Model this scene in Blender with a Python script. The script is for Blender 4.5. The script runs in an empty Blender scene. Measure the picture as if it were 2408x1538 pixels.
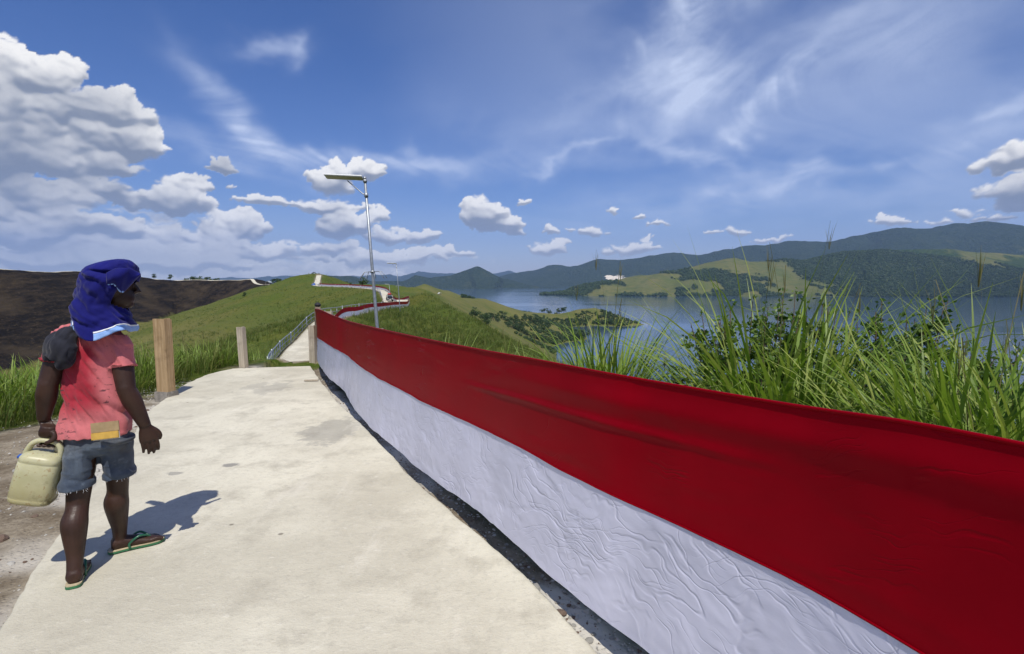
import bpy, bmesh, math, random
import numpy as np
from mathutils import Vector, Matrix, Quaternion
S = bpy.context.scene
R = math.radians
# ---------------------------------------------------------------- camera
EYE = 1.62
F, CU, CV, HOR = 1250.0, 1204.0, 769.0, 655.0      # lens in units of a 2408 px wide frame
PITCH = math.atan((CV - HOR) / F)
cam_d = bpy.data.cameras.new('camera'); cam = bpy.data.objects.new('camera', cam_d)
S.collection.objects.link(cam); S.camera = cam
cam_d.sensor_width = 36.0; cam_d.lens = 36.0 * F / 2408.0
cam_d.clip_start = 0.05; cam_d.clip_end = 60000
cam.location = (0, 0, EYE); cam.rotation_euler = (math.pi / 2 - PITCH, 0, 0)
# ---------------------------------------------------------------- light
SUN_EL, SUN_AZ = 59.0, 169.0        # azimuth clockwise from +Y (the way the path runs)
sun_dir = Vector((math.sin(R(SUN_AZ)) * math.cos(R(SUN_EL)), math.cos(R(SUN_AZ)) * math.cos(R(SUN_EL)), math.sin(R(SUN_EL))))
sl = bpy.data.lights.new('sun', 'SUN'); sl.energy = 5.0; sl.angle = R(0.53); sl.color = (1.0, 0.955, 0.88)
so = bpy.data.objects.new('sun', sl); S.collection.objects.link(so)
so.rotation_euler = (-sun_dir).to_track_quat('-Z', 'Y').to_euler()
S.view_settings.view_transform = 'Standard'; S.view_settings.look = 'None'
S.view_settings.exposure = 0.14; S.view_settings.gamma = 1.0
S.cycles.use_denoising = True
S.cycles.max_bounces = 6; S.cycles.diffuse_bounces = 3; S.cycles.glossy_bounces = 3
S.cycles.transmission_bounces = 4; S.cycles.transparent_max_bounces = 8; S.cycles.volume_bounces = 0
S.cycles.caustics_reflective = False; S.cycles.caustics_refractive = False

def ray(u, v):
    r, q = (u - CU) / F, -(v - CV) / F
    return np.array([r, math.cos(PITCH) + q * math.sin(PITCH), -math.sin(PITCH) + q * math.cos(PITCH)])
def P(u, v, Y):                       # a point of the place from a bearing and its distance ahead
    d = ray(u, v); return tuple(np.array([0, 0, EYE]) + d * (Y / d[1]))
def PG(u, v, z=0.0):                  # the same, on level ground
    d = ray(u, v); t = (z - EYE) / d[2]; return tuple(np.array([0, 0, EYE]) + d * t)

# ---------------------------------------------------------------- node helpers
class NT:
    def __init__(s, tree): s.t = tree; s.n = tree.nodes; s.l = tree.links
    def node(s, typ, **kw):
        n = s.n.new(typ)
        for k, v in kw.items():
            if k == 'ins':
                for kk, vv in v.items(): s.put(n, kk, vv)
            else: setattr(n, k, v)
        return n
    def put(s, n, key, val):
        inp = n.inputs[key]
        if isinstance(val, bpy.types.NodeSocket): s.l.new(val, inp)
        else:
            try: inp.default_value = val
            except Exception: inp.default_value = (*val, 1.0)
    def m(s, op, a, b=0.0, c=None, clamp=False):
        n = s.n.new('ShaderNodeMath'); n.operation = op; n.use_clamp = clamp
        s.put(n, 0, a); s.put(n, 1, b)
        if c is not None: s.put(n, 2, c)
        return n.outputs[0]
    def vm(s, op, a, b=None, c=None, out=0):
        n = s.n.new('ShaderNodeVectorMath'); n.operation = op
        s.put(n, 0, a)
        if b is not None: s.put(n, 1, b)
        if c is not None: s.put(n, 2, c)
        return n.outputs[out]
    def noise(s, vec, scale, detail=4.0, rough=0.55, out=0, dist=0.0, dim='3D'):
        n = s.n.new('ShaderNodeTexNoise'); n.noise_dimensions = dim
        s.put(n, 'Vector', vec) if vec is not None else None
        n.inputs['Scale'].default_value = scale; n.inputs['Detail'].default_value = detail
        n.inputs['Roughness'].default_value = rough; n.inputs['Distortion'].default_value = dist
        return n.outputs[out]
    def vor(s, vec, scale, feature='F1', out=0, rand=1.0, smooth=None):
        n = s.n.new('ShaderNodeTexVoronoi'); n.feature = feature
        if vec is not None: s.put(n, 'Vector', vec)
        n.inputs['Scale'].default_value = scale; n.inputs['Randomness'].default_value = rand
        if smooth is not None: n.inputs['Smoothness'].default_value = smooth
        return n.outputs[out]
    def ramp(s, fac, stops, interp='LINEAR'):
        n = s.n.new('ShaderNodeValToRGB'); n.color_ramp.interpolation = interp
        e = n.color_ramp.elements
        while len(e) < len(stops): e.new(0.5)
        for i, (p, c) in enumerate(stops):
            e[i].position = p; e[i].color = (*c, 1.0) if len(c) == 3 else c
        s.put(n, 0, fac); return n.outputs[0]
    def mr(s, val, a, b, c=0.0, d=1.0, smooth=True):
        n = s.n.new('ShaderNodeMapRange'); n.interpolation_type = 'SMOOTHSTEP' if smooth else 'LINEAR'
        n.clamp = True
        for i, x in enumerate((val, a, b, c, d)): s.put(n, i, x)
        return n.outputs[0]
    def mix(s, fac, a, b, blend='MIX'):
        n = s.n.new('ShaderNodeMix'); n.data_type = 'RGBA'; n.blend_type = blend
        s.put(n, 0, fac); s.put(n, 6, a); s.put(n, 7, b); return n.outputs[2]
    def sep(s, vec):
        n = s.n.new('ShaderNodeSeparateXYZ'); s.put(n, 0, vec); return n.outputs
    def comb(s, x, y, z):
        n = s.n.new('ShaderNodeCombineXYZ'); s.put(n, 0, x); s.put(n, 1, y); s.put(n, 2, z); return n.outputs[0]
    def coord(s, which='Object'): return s.n.new('ShaderNodeTexCoord').outputs[which]
    def bump(s, h, strength=0.3, dist=0.05, normal=None):
        n = s.n.new('ShaderNodeBump'); n.inputs['Strength'].default_value = strength
        n.inputs['Distance'].default_value = dist; s.put(n, 'Height', h)
        if normal is not None: s.put(n, 'Normal', normal)
        return n.outputs[0]
    def attr(s, name, out='Color'):
        n = s.n.new('ShaderNodeAttribute'); n.attribute_name = name; return n.outputs[out]

def mat(name):
    m = bpy.data.materials.new(name); m.use_nodes = True
    t = NT(m.node_tree); b = m.node_tree.nodes['Principled BSDF']
    return m, t, b
def simple(name, col, rough=0.6, metal=0.0, var=0.12, scale=8.0, bump=0.0, bscale=60.0, spec=0.4):
    m, t, b = mat(name); co = t.coord()
    n = t.noise(co, scale, 5.0, 0.6)
    c1 = tuple(max(0, c * (1 - var)) for c in col); c2 = tuple(min(1, c * (1 + var)) for c in col)
    t.put(b, 'Base Color', t.mix(t.mr(n, 0.3, 0.7), (*c1, 1), (*c2, 1)))
    b.inputs['Roughness'].default_value = rough; b.inputs['Metallic'].default_value = metal
    b.inputs['Specular IOR Level'].default_value = spec
    if bump: t.put(b, 'Normal', t.bump(t.noise(co, bscale, 4.0), bump, 0.01))
    return m
# ---------------------------------------------------------------- object helpers
col = S.collection
def link(name, me, m=None, parent=None, loc=None):
    o = bpy.data.objects.new(name, me); col.objects.link(o)
    if m is not None and me is not None and not me.materials: me.materials.append(m)
    if parent is not None: o.parent = parent
    if loc is not None: o.location = loc
    return o
def tag(o, label=None, cat=None, group=None, kind=None):
    if label: o['label'] = label
    if cat: o['category'] = cat
    if group: o['group'] = group
    if kind: o['kind'] = kind
    return o
def empty(name, loc=(0, 0, 0), rz=0.0):
    o = bpy.data.objects.new(name, None); col.objects.link(o)
    o.location = loc; o.rotation_euler = (0, 0, rz); o.empty_display_size = 0.1; return o
def npmesh(name, V, Fc, smooth=True):
    V = np.asarray(V, dtype=np.float32); Fc = np.asarray(Fc, dtype=np.int32)
    me = bpy.data.meshes.new(name); k = Fc.shape[1]
    me.vertices.add(len(V)); me.vertices.foreach_set('co', V.ravel())
    me.loops.add(Fc.size); me.loops.foreach_set('vertex_index', Fc.ravel())
    me.polygons.add(len(Fc)); me.polygons.foreach_set('loop_start', np.arange(0, Fc.size, k, dtype=np.int32))
    me.update(calc_edges=True); me.validate()
    if smooth: me.polygons.foreach_set('use_smooth', np.ones(len(me.polygons), dtype=bool))
    return me
def grid_faces(nu, nv, closed_u=False):
    i = np.arange(nu if closed_u else nu - 1); j = np.arange(nv - 1)
    I, J = np.meshgrid(i, j, indexing='ij'); I2 = (I + 1) % nu
    return np.stack([I * nv + J, I2 * nv + J, I2 * nv + J + 1, I * nv + J + 1], -1).reshape(-1, 4)
def setattr_col(me, name, arr):
    a = me.attributes.new(name, 'FLOAT_COLOR', 'POINT')
    A = np.ones((len(me.vertices), 4), dtype=np.float32); A[:, :arr.shape[1]] = arr
    a.data.foreach_set('color', A.ravel())
class MB:                                # collects loose pieces of ONE part
    def __init__(s): s.v = []; s.f = []
    def add(s, verts, faces):
        b = len(s.v); s.v += [tuple(p) for p in verts]; s.f += [tuple(b + i for i in f) for f in faces]; return s
    def box(s, c, d, M=None):
        vs = [Vector((c[0] + sx * d[0] / 2, c[1] + sy * d[1] / 2, c[2] + sz * d[2] / 2)) for sx in (-1, 1) for sy in (-1, 1) for sz in (-1, 1)]
        if M is not None: vs = [M @ v for v in vs]
        return s.add(vs, [(0, 1, 3, 2), (4, 6, 7, 5), (0, 4, 5, 1), (2, 3, 7, 6), (0, 2, 6, 4), (1, 5, 7, 3)])
    def tube(s, pts, rad, n=10, cap=True):
        pts = [Vector(p) for p in pts]; rad = rad if hasattr(rad, '__len__') else [rad] * len(pts)
        up = Vector((0, 0, 1)); rings = []; prev = None
        for i, p in enumerate(pts):
            d = (pts[min(i + 1, len(pts) - 1)] - pts[max(i - 1, 0)]).normalized()
            if prev is None:
                a = d.cross(up if abs(d.z) < 0.95 else Vector((1, 0, 0))).normalized()
            else: a = (prev - d * prev.dot(d)).normalized()
            prev = a; b = d.cross(a)
            rings.append([p + (a * math.cos(2 * math.pi * k / n) + b * math.sin(2 * math.pi * k / n)) * rad[i] for k in range(n)])
        base = len(s.v)
        for r in rings: s.v += [tuple(q) for q in r]
        for i in range(len(rings) - 1):
            for k in range(n):
                s.f.append((base + i * n + k, base + i * n + (k + 1) % n, base + (i + 1) * n + (k + 1) % n, base + (i + 1) * n + k))
        if cap:
            s.f.append(tuple(base + k for k in range(n))[::-1]); s.f.append(tuple(base + (len(rings) - 1) * n + k for k in range(n)))
        return s
    def mesh(s, name, smooth=False, bevel=0.0):
        me = bpy.data.meshes.new(name); me.from_pydata(s.v, [], s.f)
        bm = bmesh.new(); bm.from_mesh(me)
        bmesh.ops.recalc_face_normals(bm, faces=bm.faces)
        if bevel:
            bmesh.ops.bevel(bm, geom=[e for e in bm.edges if e.calc_face_angle(0) > 0.6], offset=bevel, segments=2, affect='EDGES', clamp_overlap=True)
        bm.to_mesh(me); bm.free()
        if smooth: me.polygons.foreach_set('use_smooth', np.ones(len(me.polygons), dtype=bool))
        return me
    def build(s, name, m, parent=None, smooth=False, bevel=0.0):
        return link(name, s.mesh(name, smooth, bevel), m, parent)
def cat_poly(pts, n):                    # smooth resampled curve through the points
    pts = np.array(pts, float); k = len(pts)
    Pp = np.vstack([2 * pts[0] - pts[1], pts, 2 * pts[-1] - pts[-2]]); out = []
    per = max(2, n // (k - 1))
    for i in range(k - 1):
        p0, p1, p2, p3 = Pp[i:i + 4]
        for t in np.linspace(0, 1, per, endpoint=False):
            out.append(0.5 * ((2 * p1) + (-p0 + p2) * t + (2 * p0 - 5 * p1 + 4 * p2 - p3) * t ** 2 + (-p0 + 3 * p1 - 3 * p2 + p3) * t ** 3))
    out.append(pts[-1]); return np.array(out)
# ---------------------------------------------------------------- numpy noise
def _h(ix, iy, seed):
    n = (ix.astype(np.int64) * 374761393 + iy.astype(np.int64) * 668265263 + seed * 1442695041) & 0x7fffffff
    n = ((n ^ (n >> 13)) * 1274126177) & 0x7fffffff
    n = n ^ (n >> 16)
    return (n & 0xffff) / 65535.0
def vn(x, y, seed=0):
    x = np.asarray(x, float); y = np.asarray(y, float)
    ix, iy = np.floor(x), np.floor(y); fx, fy = x - ix, y - iy
    fx = fx * fx * fx * (fx * (fx * 6 - 15) + 10); fy = fy * fy * fy * (fy * (fy * 6 - 15) + 10)
    a, b, c, d = _h(ix, iy, seed), _h(ix + 1, iy, seed), _h(ix, iy + 1, seed), _h(ix + 1, iy + 1, seed)
    return (a + (b - a) * fx) * (1 - fy) + (c + (d - c) * fx) * fy
def fbm(x, y, oct=5, seed=0, gain=0.5):
    s = 0; a = 1; t = 0
    for o in range(oct):
        s = s + a * (vn(x, y, seed + o * 17) - 0.5); t += a * 0.5; a *= gain; x = x * 2.03 + 11.3; y = y * 2.03 - 7.7
    return s / t
def sst(x, a, b):
    t = np.clip((x - a) / (b - a), 0, 1); return t * t * (3 - 2 * t)
# ---------------------------------------------------------------- sky
W = bpy.data.worlds.new('World'); S.world = W; W.use_nodes = True
def build_world():
    t = NT(W.node_tree); bg = W.node_tree.nodes['Background']
    sky = t.node('ShaderNodeTexSky'); sky.sky_type = 'NISHITA'; sky.sun_disc = False
    sky.sun_elevation = R(SUN_EL); sky.sun_rotation = R(SUN_AZ)
    sky.altitude = 100; sky.air_density = 1.0; sky.dust_density = 0.4; sky.ozone_density = 3.0
    hs = t.node('ShaderNodeHueSaturation'); hs.inputs['Saturation'].default_value = 1.22; hs.inputs['Value'].default_value = 1.0
    t.put(hs, 'Color', sky.outputs[0])
    t.put(bg, 'Color', t.mix(1.0, hs.outputs[0], (0.93, 0.92, 1.26, 1), 'MULTIPLY')); bg.inputs['Strength'].default_value = 0.074
build_world()
def worley(x, y, seed):
    ix, iy = np.floor(x), np.floor(y); best = np.full(x.shape, 9.0)
    for dx in (-1, 0, 1):
        for dy in (-1, 0, 1):
            cx, cy = ix + dx, iy + dy
            px = cx + 0.1 + .8 * _h(cx, cy, seed); py = cy + 0.1 + .8 * _h(cx, cy, seed + 91)
            best = np.minimum(best, (px - x) ** 2 + (py - y) ** 2)
    return np.sqrt(best)
def build_sky():
    # one shell of cloud far outside everything; bearings in units of the lens' F so that 1 unit is about 1/2408 of the view
    A = np.concatenate([np.linspace(-50, 50, 860), np.linspace(50, 310, 150)[1:-1]]) * math.pi / 180
    E = np.concatenate([np.linspace(-1.2, 31, 330), np.linspace(31.2, 62, 70)]) * math.pi / 180
    AZ, EL = np.meshgrid(A, E, indexing='ij')
    def ae(u, v):
        q = ray(u, v); return math.atan2(q[0], q[1]) * F, math.atan2(q[2], math.hypot(q[0], q[1])) * F
    Uo, Vo = ((AZ + math.pi) % (2 * math.pi) - math.pi) * F, EL * F
    U = Uo + 20 * fbm(Uo / 70, Vo / 70, 4, 40) + 6 * fbm(Uo / 16, Vo / 16, 3, 42); V = Vo + 16 * fbm(Uo / 70, Vo / 70, 4, 41) + 6 * fbm(Uo / 16, Vo / 16, 3, 43)
    big = [(20, 185, 115, 74), (130, 172, 66, 44), (60, 262, 150, 62), (215, 275, 120, 56), (300, 245, 46, 32), (285, 335, 92, 50), (190, 385, 100, 46), (335, 315, 36, 32), (100, 330, 120, 60),
           (20, 375, 130, 84), (40, 470, 190, 64), (200, 455, 94, 48), (110, 540, 260, 56), (460, 560, 110, 36), (240, 600, 260, 40), (-160, 330, 150, 180), (-190, 540, 300, 90), (310, 560, 110, 30),
           (430, 440, 55, 34), (415, 480, 85, 40), (480, 490, 26, 18), (540, 540, 70, 42), (330, 560, 130, 40), (640, 590, 110, 28), (520, 595, 180, 38),
           (620, 475, 54, 19), (790, 432, 62, 50), (872, 405, 36, 30), (770, 487, 100, 18), (815, 535, 70, 40), (880, 512, 30, 26),
           (905, 560, 45, 34), (985, 560, 50, 28), (1150, 518, 78, 48), (1212, 543, 34, 20), (760, 590, 90, 24), (1010, 600, 80, 16), (1090, 605, 40, 12), (900, 615, 160, 22), (300, 620, 380, 34),
           (2385, 375, 72, 48), (2400, 440, 80, 40), (2308, 441, 24, 15), (2420, 480, 80, 28), (2580, 440, 140, 100)]
    small = [(1295, 545, 18, 15), (1395, 543, 36, 17), (1500, 506, 28, 11), (1437, 490, 13, 9), (1555, 522, 36, 9), (1285, 592, 58, 19), (1320, 578, 30, 12), (1490, 583, 62, 18),
             (1515, 560, 26, 11), (1740, 544, 32, 14), (1675, 549, 34, 8), (1345, 540, 15, 9), (1430, 590, 32, 9), (1230, 477, 15, 10), (540, 440, 15, 9),
             (2100, 525, 52, 17), (2075, 518, 20, 12), (2275, 500, 40, 15), (2215, 520, 38, 10), (2330, 512, 46, 10), (520, 398, 40, 22), (1820, 562, 44, 8)]
    rng = np.random.default_rng(4)
    for k in range(60):                           # the same weather goes on round the horizon outside the view
        az = rng.uniform(52, 308); e = rng.uniform(30, 330) * F / 1250; s = rng.uniform(.5, 1) * (40 + .35 * e)
        a = az if az < 180 else az - 360
        big.append(('w', math.radians(a) * F, e, 1.5 * s, .62 * s))
    # every cloud is a heap of puffs: big ones carry smaller ones on their tops and sides
    Ua = ((A + math.pi) % (2 * math.pi) - math.pi) * F; Va = E * F
    hf = np.full(U.shape, -1e3); hb = np.full(U.shape, -1e3); cov = np.full(U.shape, -1.0); br = np.zeros(U.shape)
    order = np.argsort(Ua); Us_ = Ua[order]
    def puff(a, e, ru, rv, z0, big_, bright, flat=1.25):
        m_ = 28; i0, i1 = np.searchsorted(Us_, (a - ru - m_, a + ru + m_)); j0, j1 = np.searchsorted(Va, (e - rv - m_, e + rv + m_))
        if i1 - i0 < 1 or j1 - j0 < 1: return
        ix = np.ix_(order[i0:i1], np.arange(j0, j1)); du = (U[ix] - a) / ru; dv_ = (V[ix] - e) / rv; dv_ = np.where(dv_ < 0, dv_ * flat, dv_)
        r2 = du * du + dv_ * dv_; r_ = np.sqrt(r2); h = z0 + .5 * (ru + rv) * np.sqrt(np.clip(1 - r2, 0, 1)) - 60 * np.clip(r_ - 1, 0, 9)
        k = h > hf[ix]; br[ix] = np.where(k & (r_ < 1.05), bright, br[ix]); hf[ix] = np.maximum(hf[ix], h)
        if big_: hb[ix] = np.maximum(hb[ix], h)
        cov[ix] = np.maximum(cov[ix], (1 - r_) * min(1.0, (ru + rv) / 44))
    for b in big + small:
        if b[0] == 'w': a, e, ru, rv = b[1:]
        else:
            a, e = ae(b[0], b[1]); k = math.cos(a / F); ru, rv = b[2] * k, b[3] * k
        is_small = ru < 60; bright = rng.uniform(.9, 1.0)
        puff(a, e, ru * .80, rv * .80, 0, True, bright)
        for i in range(9 if is_small else 20):
            t = rng.uniform(-.45, math.pi + .45); q = rng.uniform(.25, .95); ca, ce = a + ru * q * math.cos(t), e + rv * q * math.sin(t) * (.9 if math.sin(t) > 0 else .55)
            s1 = rng.uniform(.28, .50) * min(1.0, 1.25 - .5 * q); cu, cv = rv * s1 * 1.15 + ru * s1 * .25, rv * s1 * 1.05; z1 = .5 * (ru + rv) * .7 * math.sqrt(max(0, 1 - q * q)) * .8
            puff(ca, ce, cu, cv, z1, True, bright)
            for i2 in range(3 if is_small else 6):
                t2 = rng.uniform(-.3, math.pi + .3); q2 = rng.uniform(.4, 1.0); s2 = rng.uniform(.30, .52)
                puff(ca + cu * q2 * math.cos(t2), ce + cv * q2 * math.sin(t2), cu * s2, cv * s2, z1 + .5 * (cu + cv) * .75 * math.sqrt(max(0, 1 - q2 * q2)), False, bright)
    nf = fbm(U / 60, V / 46, 6, 44, .58); nd = fbm(Uo / 14, Vo / 11, 4, 45, .58)
    fld = cov + .24 * nf + .15 * nd
    thick = np.where(np.abs(Uo) > 1150, .9, 1 - .95 * sst(Uo, -480, 120))
    hbk = (1 - np.abs(Vo - 22) / (56 + 30 * fbm(Uo / 160, Uo * 0, 4, 47))) * .55 + .9 * fbm(U / 95, V / 24, 6, 48, .58) + .12 - 1.25 * (1 - thick)
    edge = .09 + .30 * sst(fbm(Uo / 60, Vo / 45, 4, 49), -.15, .5)
    ac = sst(fld, 0.0, edge) * .985; ak = sst(hbk, 0, .35) * .85
    def soft(h, n):
        for _ in range(n):
            h = (h + np.roll(h, 1, 0) + np.roll(h, -1, 0)) / 3; h[:, 1:-1] = (h[:, 1:-1] + h[:, :-2] + h[:, 2:]) / 3
        return h
    def lamb(h, L):
        gu = np.gradient(h, axis=0) / np.gradient(Uo, axis=0).clip(.5, 60); gv = np.gradient(h, axis=1) / np.gradient(Vo, axis=1)
        gu[np.abs(np.gradient(Uo, axis=0)) > 50] = 0; gu = gu.clip(-2.5, 2.5); gv = gv.clip(-2.5, 2.5)
        return (-gu * L[0] - gv * L[1] + L[2]) / np.sqrt(1 + gu * gu + gv * gv)
    L = np.array([.12, .80, .60]); L = L / np.linalg.norm(L)
    hf = np.maximum(hf, -30); hb = np.maximum(hb, -30)
    lam_f = lamb(soft(hf + 7 * nf + 2.0 * nd, 2), L); lam_b = lamb(soft(hb, 9), L)
    dens = np.clip(fld, 0, .6) * ac; dv = np.diff(Vo, axis=1, append=Vo[:, -1:] + 5)
    col_up = np.zeros_like(dens)
    for j in range(dens.shape[1] - 2, -1, -1):
        kk = np.exp(-dv[:, j] / 40.0); col_up[:, j] = col_up[:, j + 1] * kk + dens[:, j + 1] * dv[:, j]
    shade = np.exp(-col_up / 17.0)
    grey = np.zeros_like(U)
    for (u, v, ru, rv, amp) in ((235, 240, 110, 40, .6), (20, 290, 90, 30, .3), (30, 395, 100, 60, .95), (230, 412, 110, 30, .5), (110, 480, 140, 22, .35), (30, 590, 260, 26, .5), (380, 490, 70, 40, .6), (520, 398, 60, 32, .8), (330, 600, 150, 26, .4), (620, 484, 60, 14, .3), (2420, 455, 70, 16, .5), (2330, 400, 30, 22, .3), (-160, 400, 180, 160, .5)):
        a, e = ae(u, v); k = math.cos(a / F); grey = np.maximum(grey, amp * np.exp(-(((U - a) / (ru * k)) ** 2 + ((V - e) / (rv * k)) ** 2)))
    lit = .10 + .46 * np.clip(lam_f, 0, 1) * (.35 + .65 * shade) + .30 * np.clip(lam_b, 0, 1) * (.3 + .7 * shade) + .26 * shade
    lit = sst(lit, .10, .94) * (1 - .80 * grey)
    # the low bank behind
    kb = .52 + .55 * fbm(U / 60, V / 18, 5, 52, .6) + .25 * sst(hbk, .5, 0); C0 = np.clip(kb, .1, .9)
    lit = np.where(ac > 0, lit, 0); lit = (lit * ac + C0 * ak * (1 - ac)) / np.maximum(ac + ak * (1 - ac), 1e-4); ac = ac + ak * (1 - ac)
    dark = np.array([.215, .250, .32]); white = np.array([1.06, 1.04, 1.0])
    C = dark + (white - dark) * lit[..., None]
    hz = (sst(Vo, 110, 0) * .45)[..., None]; C = C * (1 - hz) + np.array([.62, .67, .76]) * hz
    # cirrus
    zz = np.sin(EL).clip(0) + .22; px, py = np.cos(EL) * np.sin(AZ) / zz, np.cos(EL) * np.cos(AZ) / zz
    wx, wy = px + .8 * fbm(px * .8, py * .8, 3, 60), py + .8 * fbm(px * .8, py * .8, 3, 61)
    def streak(ang, sc, stretch, seed):
        c, s = math.cos(ang), math.sin(ang)
        return fbm((wx * c + wy * s) * sc / stretch, (wy * c - wx * s) * sc, 6, seed, .58)
    masks = [(510, 240, 110, 34, -0.95, .75), (620, 322, 150, 34, -0.55, .8), (840, 350, 230, 17, -0.03, .85), (480, 350, 150, 28, -0.25, .5), (650, 90, 70, 20, 0.2, .7), (722, 105, 18, 34, -.5, .6),
             (1590, 80, 55, 160, -0.1, .85), (1590, 215, 110, 62, 0.2, .75), (1830, 235, 130, 24, 0.8, .75), (1760, 340, 34, 14, -0.6, .7), (1690, 20, 130, 40, 0.3, .45), (2050, 60, 260, 60, 0.15, .25),
             (1640, 378, 200, 20, -0.28, .7), (1930, 410, 380, 20, 0.12, .55), (1330, 382, 80, 9, 0.2, .6), (2340, 268, 110, 24, 0.15, .55), (1350, 300, 330, 60, 0.0, .22), (1900, 180, 380, 150, 0.3, .25), (1000, 380, 420, 30, 0, .3), (1750, 460, 500, 40, .05, .3)]
    ms = np.zeros_like(U); Uc = Uo + 75 * fbm(Uo / 210, Vo / 150, 5, 80, .55); Vc = Vo + 60 * fbm(Uo / 190, Vo / 130, 5, 81, .55)
    for (u, v, ru, rv, rot, amp) in masks:
        a, e = ae(u, v); k = math.cos(a / F); c, s = math.cos(rot), math.sin(rot)
        dx, dy = Uc - a, Vc - e
        ms += amp * np.exp(-(((dx * c + dy * s) / (ru * k)) ** 2 + ((dy * c - dx * s) / (rv * k)) ** 2))
    ms = np.where(np.abs(Uo) > 1100, .3, ms)
    sA, sB = streak(.9, 5.4, 6.0, 62), streak(-.3, 4.4, 6.0, 66)
    fine = .5 + .9 * np.maximum(sA, sB) + .10 * fbm(Uo / 30, Vo / 14, 3, 70)
    veil = .24 * sst(fbm(px * 1.3, py * 1.3, 6, 71), -.15, .45) * sst(Uo, -500, 300)
    ai = np.clip(ms * sst(fine, -.25, 1.15) * .80 + veil, 0, .8) * sst(Vo, 20, 160)
    Ci = np.array([.70, .79, 1.0])
    # pale air near the horizon
    ah = .30 * sst(Vo, 190, 0); Ch = np.array([.46, .58, .80])
    a2 = ai + ah * (1 - ai); C2 = (Ci * ai[..., None] + Ch * (ah * (1 - ai))[..., None]) / np.maximum(a2, 1e-4)[..., None]
    al = ac + a2 * (1 - ac); Co = (C * ac[..., None] + C2 * (a2 * (1 - ac))[..., None]) / np.maximum(al, 1e-4)[..., None]
    RD = 32000.0
    Vv = np.stack([RD * np.cos(EL) * np.sin(AZ), RD * np.cos(EL) * np.cos(AZ), RD * np.sin(EL)], -1).reshape(-1, 3)
    me = npmesh('sky', Vv, grid_faces(len(A), len(E), True))
    setattr_col(me, 'cloud', np.concatenate([Co, al[..., None]], -1).reshape(-1, 4))
    m, t, b = mat('cloud_shell'); m.node_tree.nodes.remove(b)
    at = t.n.new('ShaderNodeAttribute'); at.attribute_name = 'cloud'
    em = t.n.new('ShaderNodeEmission'); t.put(em, 'Color', at.outputs['Color']); em.inputs['Strength'].default_value = 0.93
    tr = t.n.new('ShaderNodeBsdfTransparent'); mx = t.n.new('ShaderNodeMixShader')
    # the finest fraying of the edges
    n = t.noise(t.coord('Object'), 0.010, 3.0, 0.6)
    t.put(mx, 0, t.m('MULTIPLY', at.outputs['Alpha'], t.mr(n, .2, .6, .93, 1.0), clamp=True)); t.l.new(tr.outputs[0], mx.inputs[1]); t.l.new(em.outputs[0], mx.inputs[2])
    t.l.new(mx.outputs[0], m.node_tree.nodes['Material Output'].inputs['Surface'])
    m.cycles.emission_sampling = 'NONE'
    return tag(link('sky', me, m), kind='structure')
build_sky()
# ---------------------------------------------------------------- the land
LAKE = -80.0
def W3(pts): return [P(*p) for p in pts]
path_c = [(3.5, -8, 0), (1.6, -3, 0), (0.2, 0, 0), (-1.3, 3, 0), (-2.9, 6, -.05), (-4.3, 9, -.12), (-5.0, 11, -.25), (-6.3, 14, -1.1), (-8.6, 20, -2.5),
          (-12.5, 30, -4.0), (-16.9, 41, -4.75), (-20, 52, -4.6), (-20.9, 62, -3.2), (-20.6, 72, -2.95), (-21, 88, -3.4), (-21.9, 105, -4.1), (-25, 120, -4.5), (-32.4, 140, -4.4),
          (-41, 170, -2.7), (-49, 190, -2.2), (-66, 215, -1.9), (-88, 240, -1.8), (-93, 255, -.5), (-103, 285, 2.4)]
ridges = []      # (points, slope on the left, slope on the right, half width of the flat top, rounding)
def ridge(pts, sl, sr, w=0.0, a=2.0): ridges.append((np.array(pts, float), sl, sr, w, a))
ridge([(14, -60, -4), (8, -25, -1)] + path_c[0:6], .42, .66, 3.0, .6)
ridge(path_c[5:13], .36, .66, 2.4, 1.0)
ridge(path_c[12:], .30, .64, 2.2, 1.5)
ridge(W3([(722, 660, 285), (741, 654.5, 290), (770, 651, 300), (800, 662, 315)]), .46, .5, 1.0, 4)
ridge(W3([(1050, 732, 92), (1100, 768, 77), (1180, 813, 61), (1260, 856, 49), (1350, 915, 41)]), .75, .22, .5, 4)
ridge(W3([(995, 688, 119), (1015, 706, 107), (1050, 732, 92)]), .75, .75, .3, 1.5)
ridge(W3([(720, 668, 262), (640, 712, 225), (540, 756, 180), (440, 800, 142), (350, 846, 116), (250, 905, 95)]), .62, .42, .5, 7)
ridge(W3([(700, 663, 285), (665, 678, 290), (640, 690, 296)]), .55, .45, 1, 4)
# burnt ridge on the left
burn_crest = W3([(-700, 560, 190), (-300, 600, 225), (-60, 626, 250), (10, 632, 258), (60, 635, 266), (130, 638, 282), (240, 644, 310), (330, 650, 332), (420, 657, 350), (520, 659, 350), (592, 656, 342), (606, 668, 330), (640, 690, 300)])
BURN_I = len(ridges); ridge(burn_crest, .45, .60, 1.2, 3)
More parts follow.
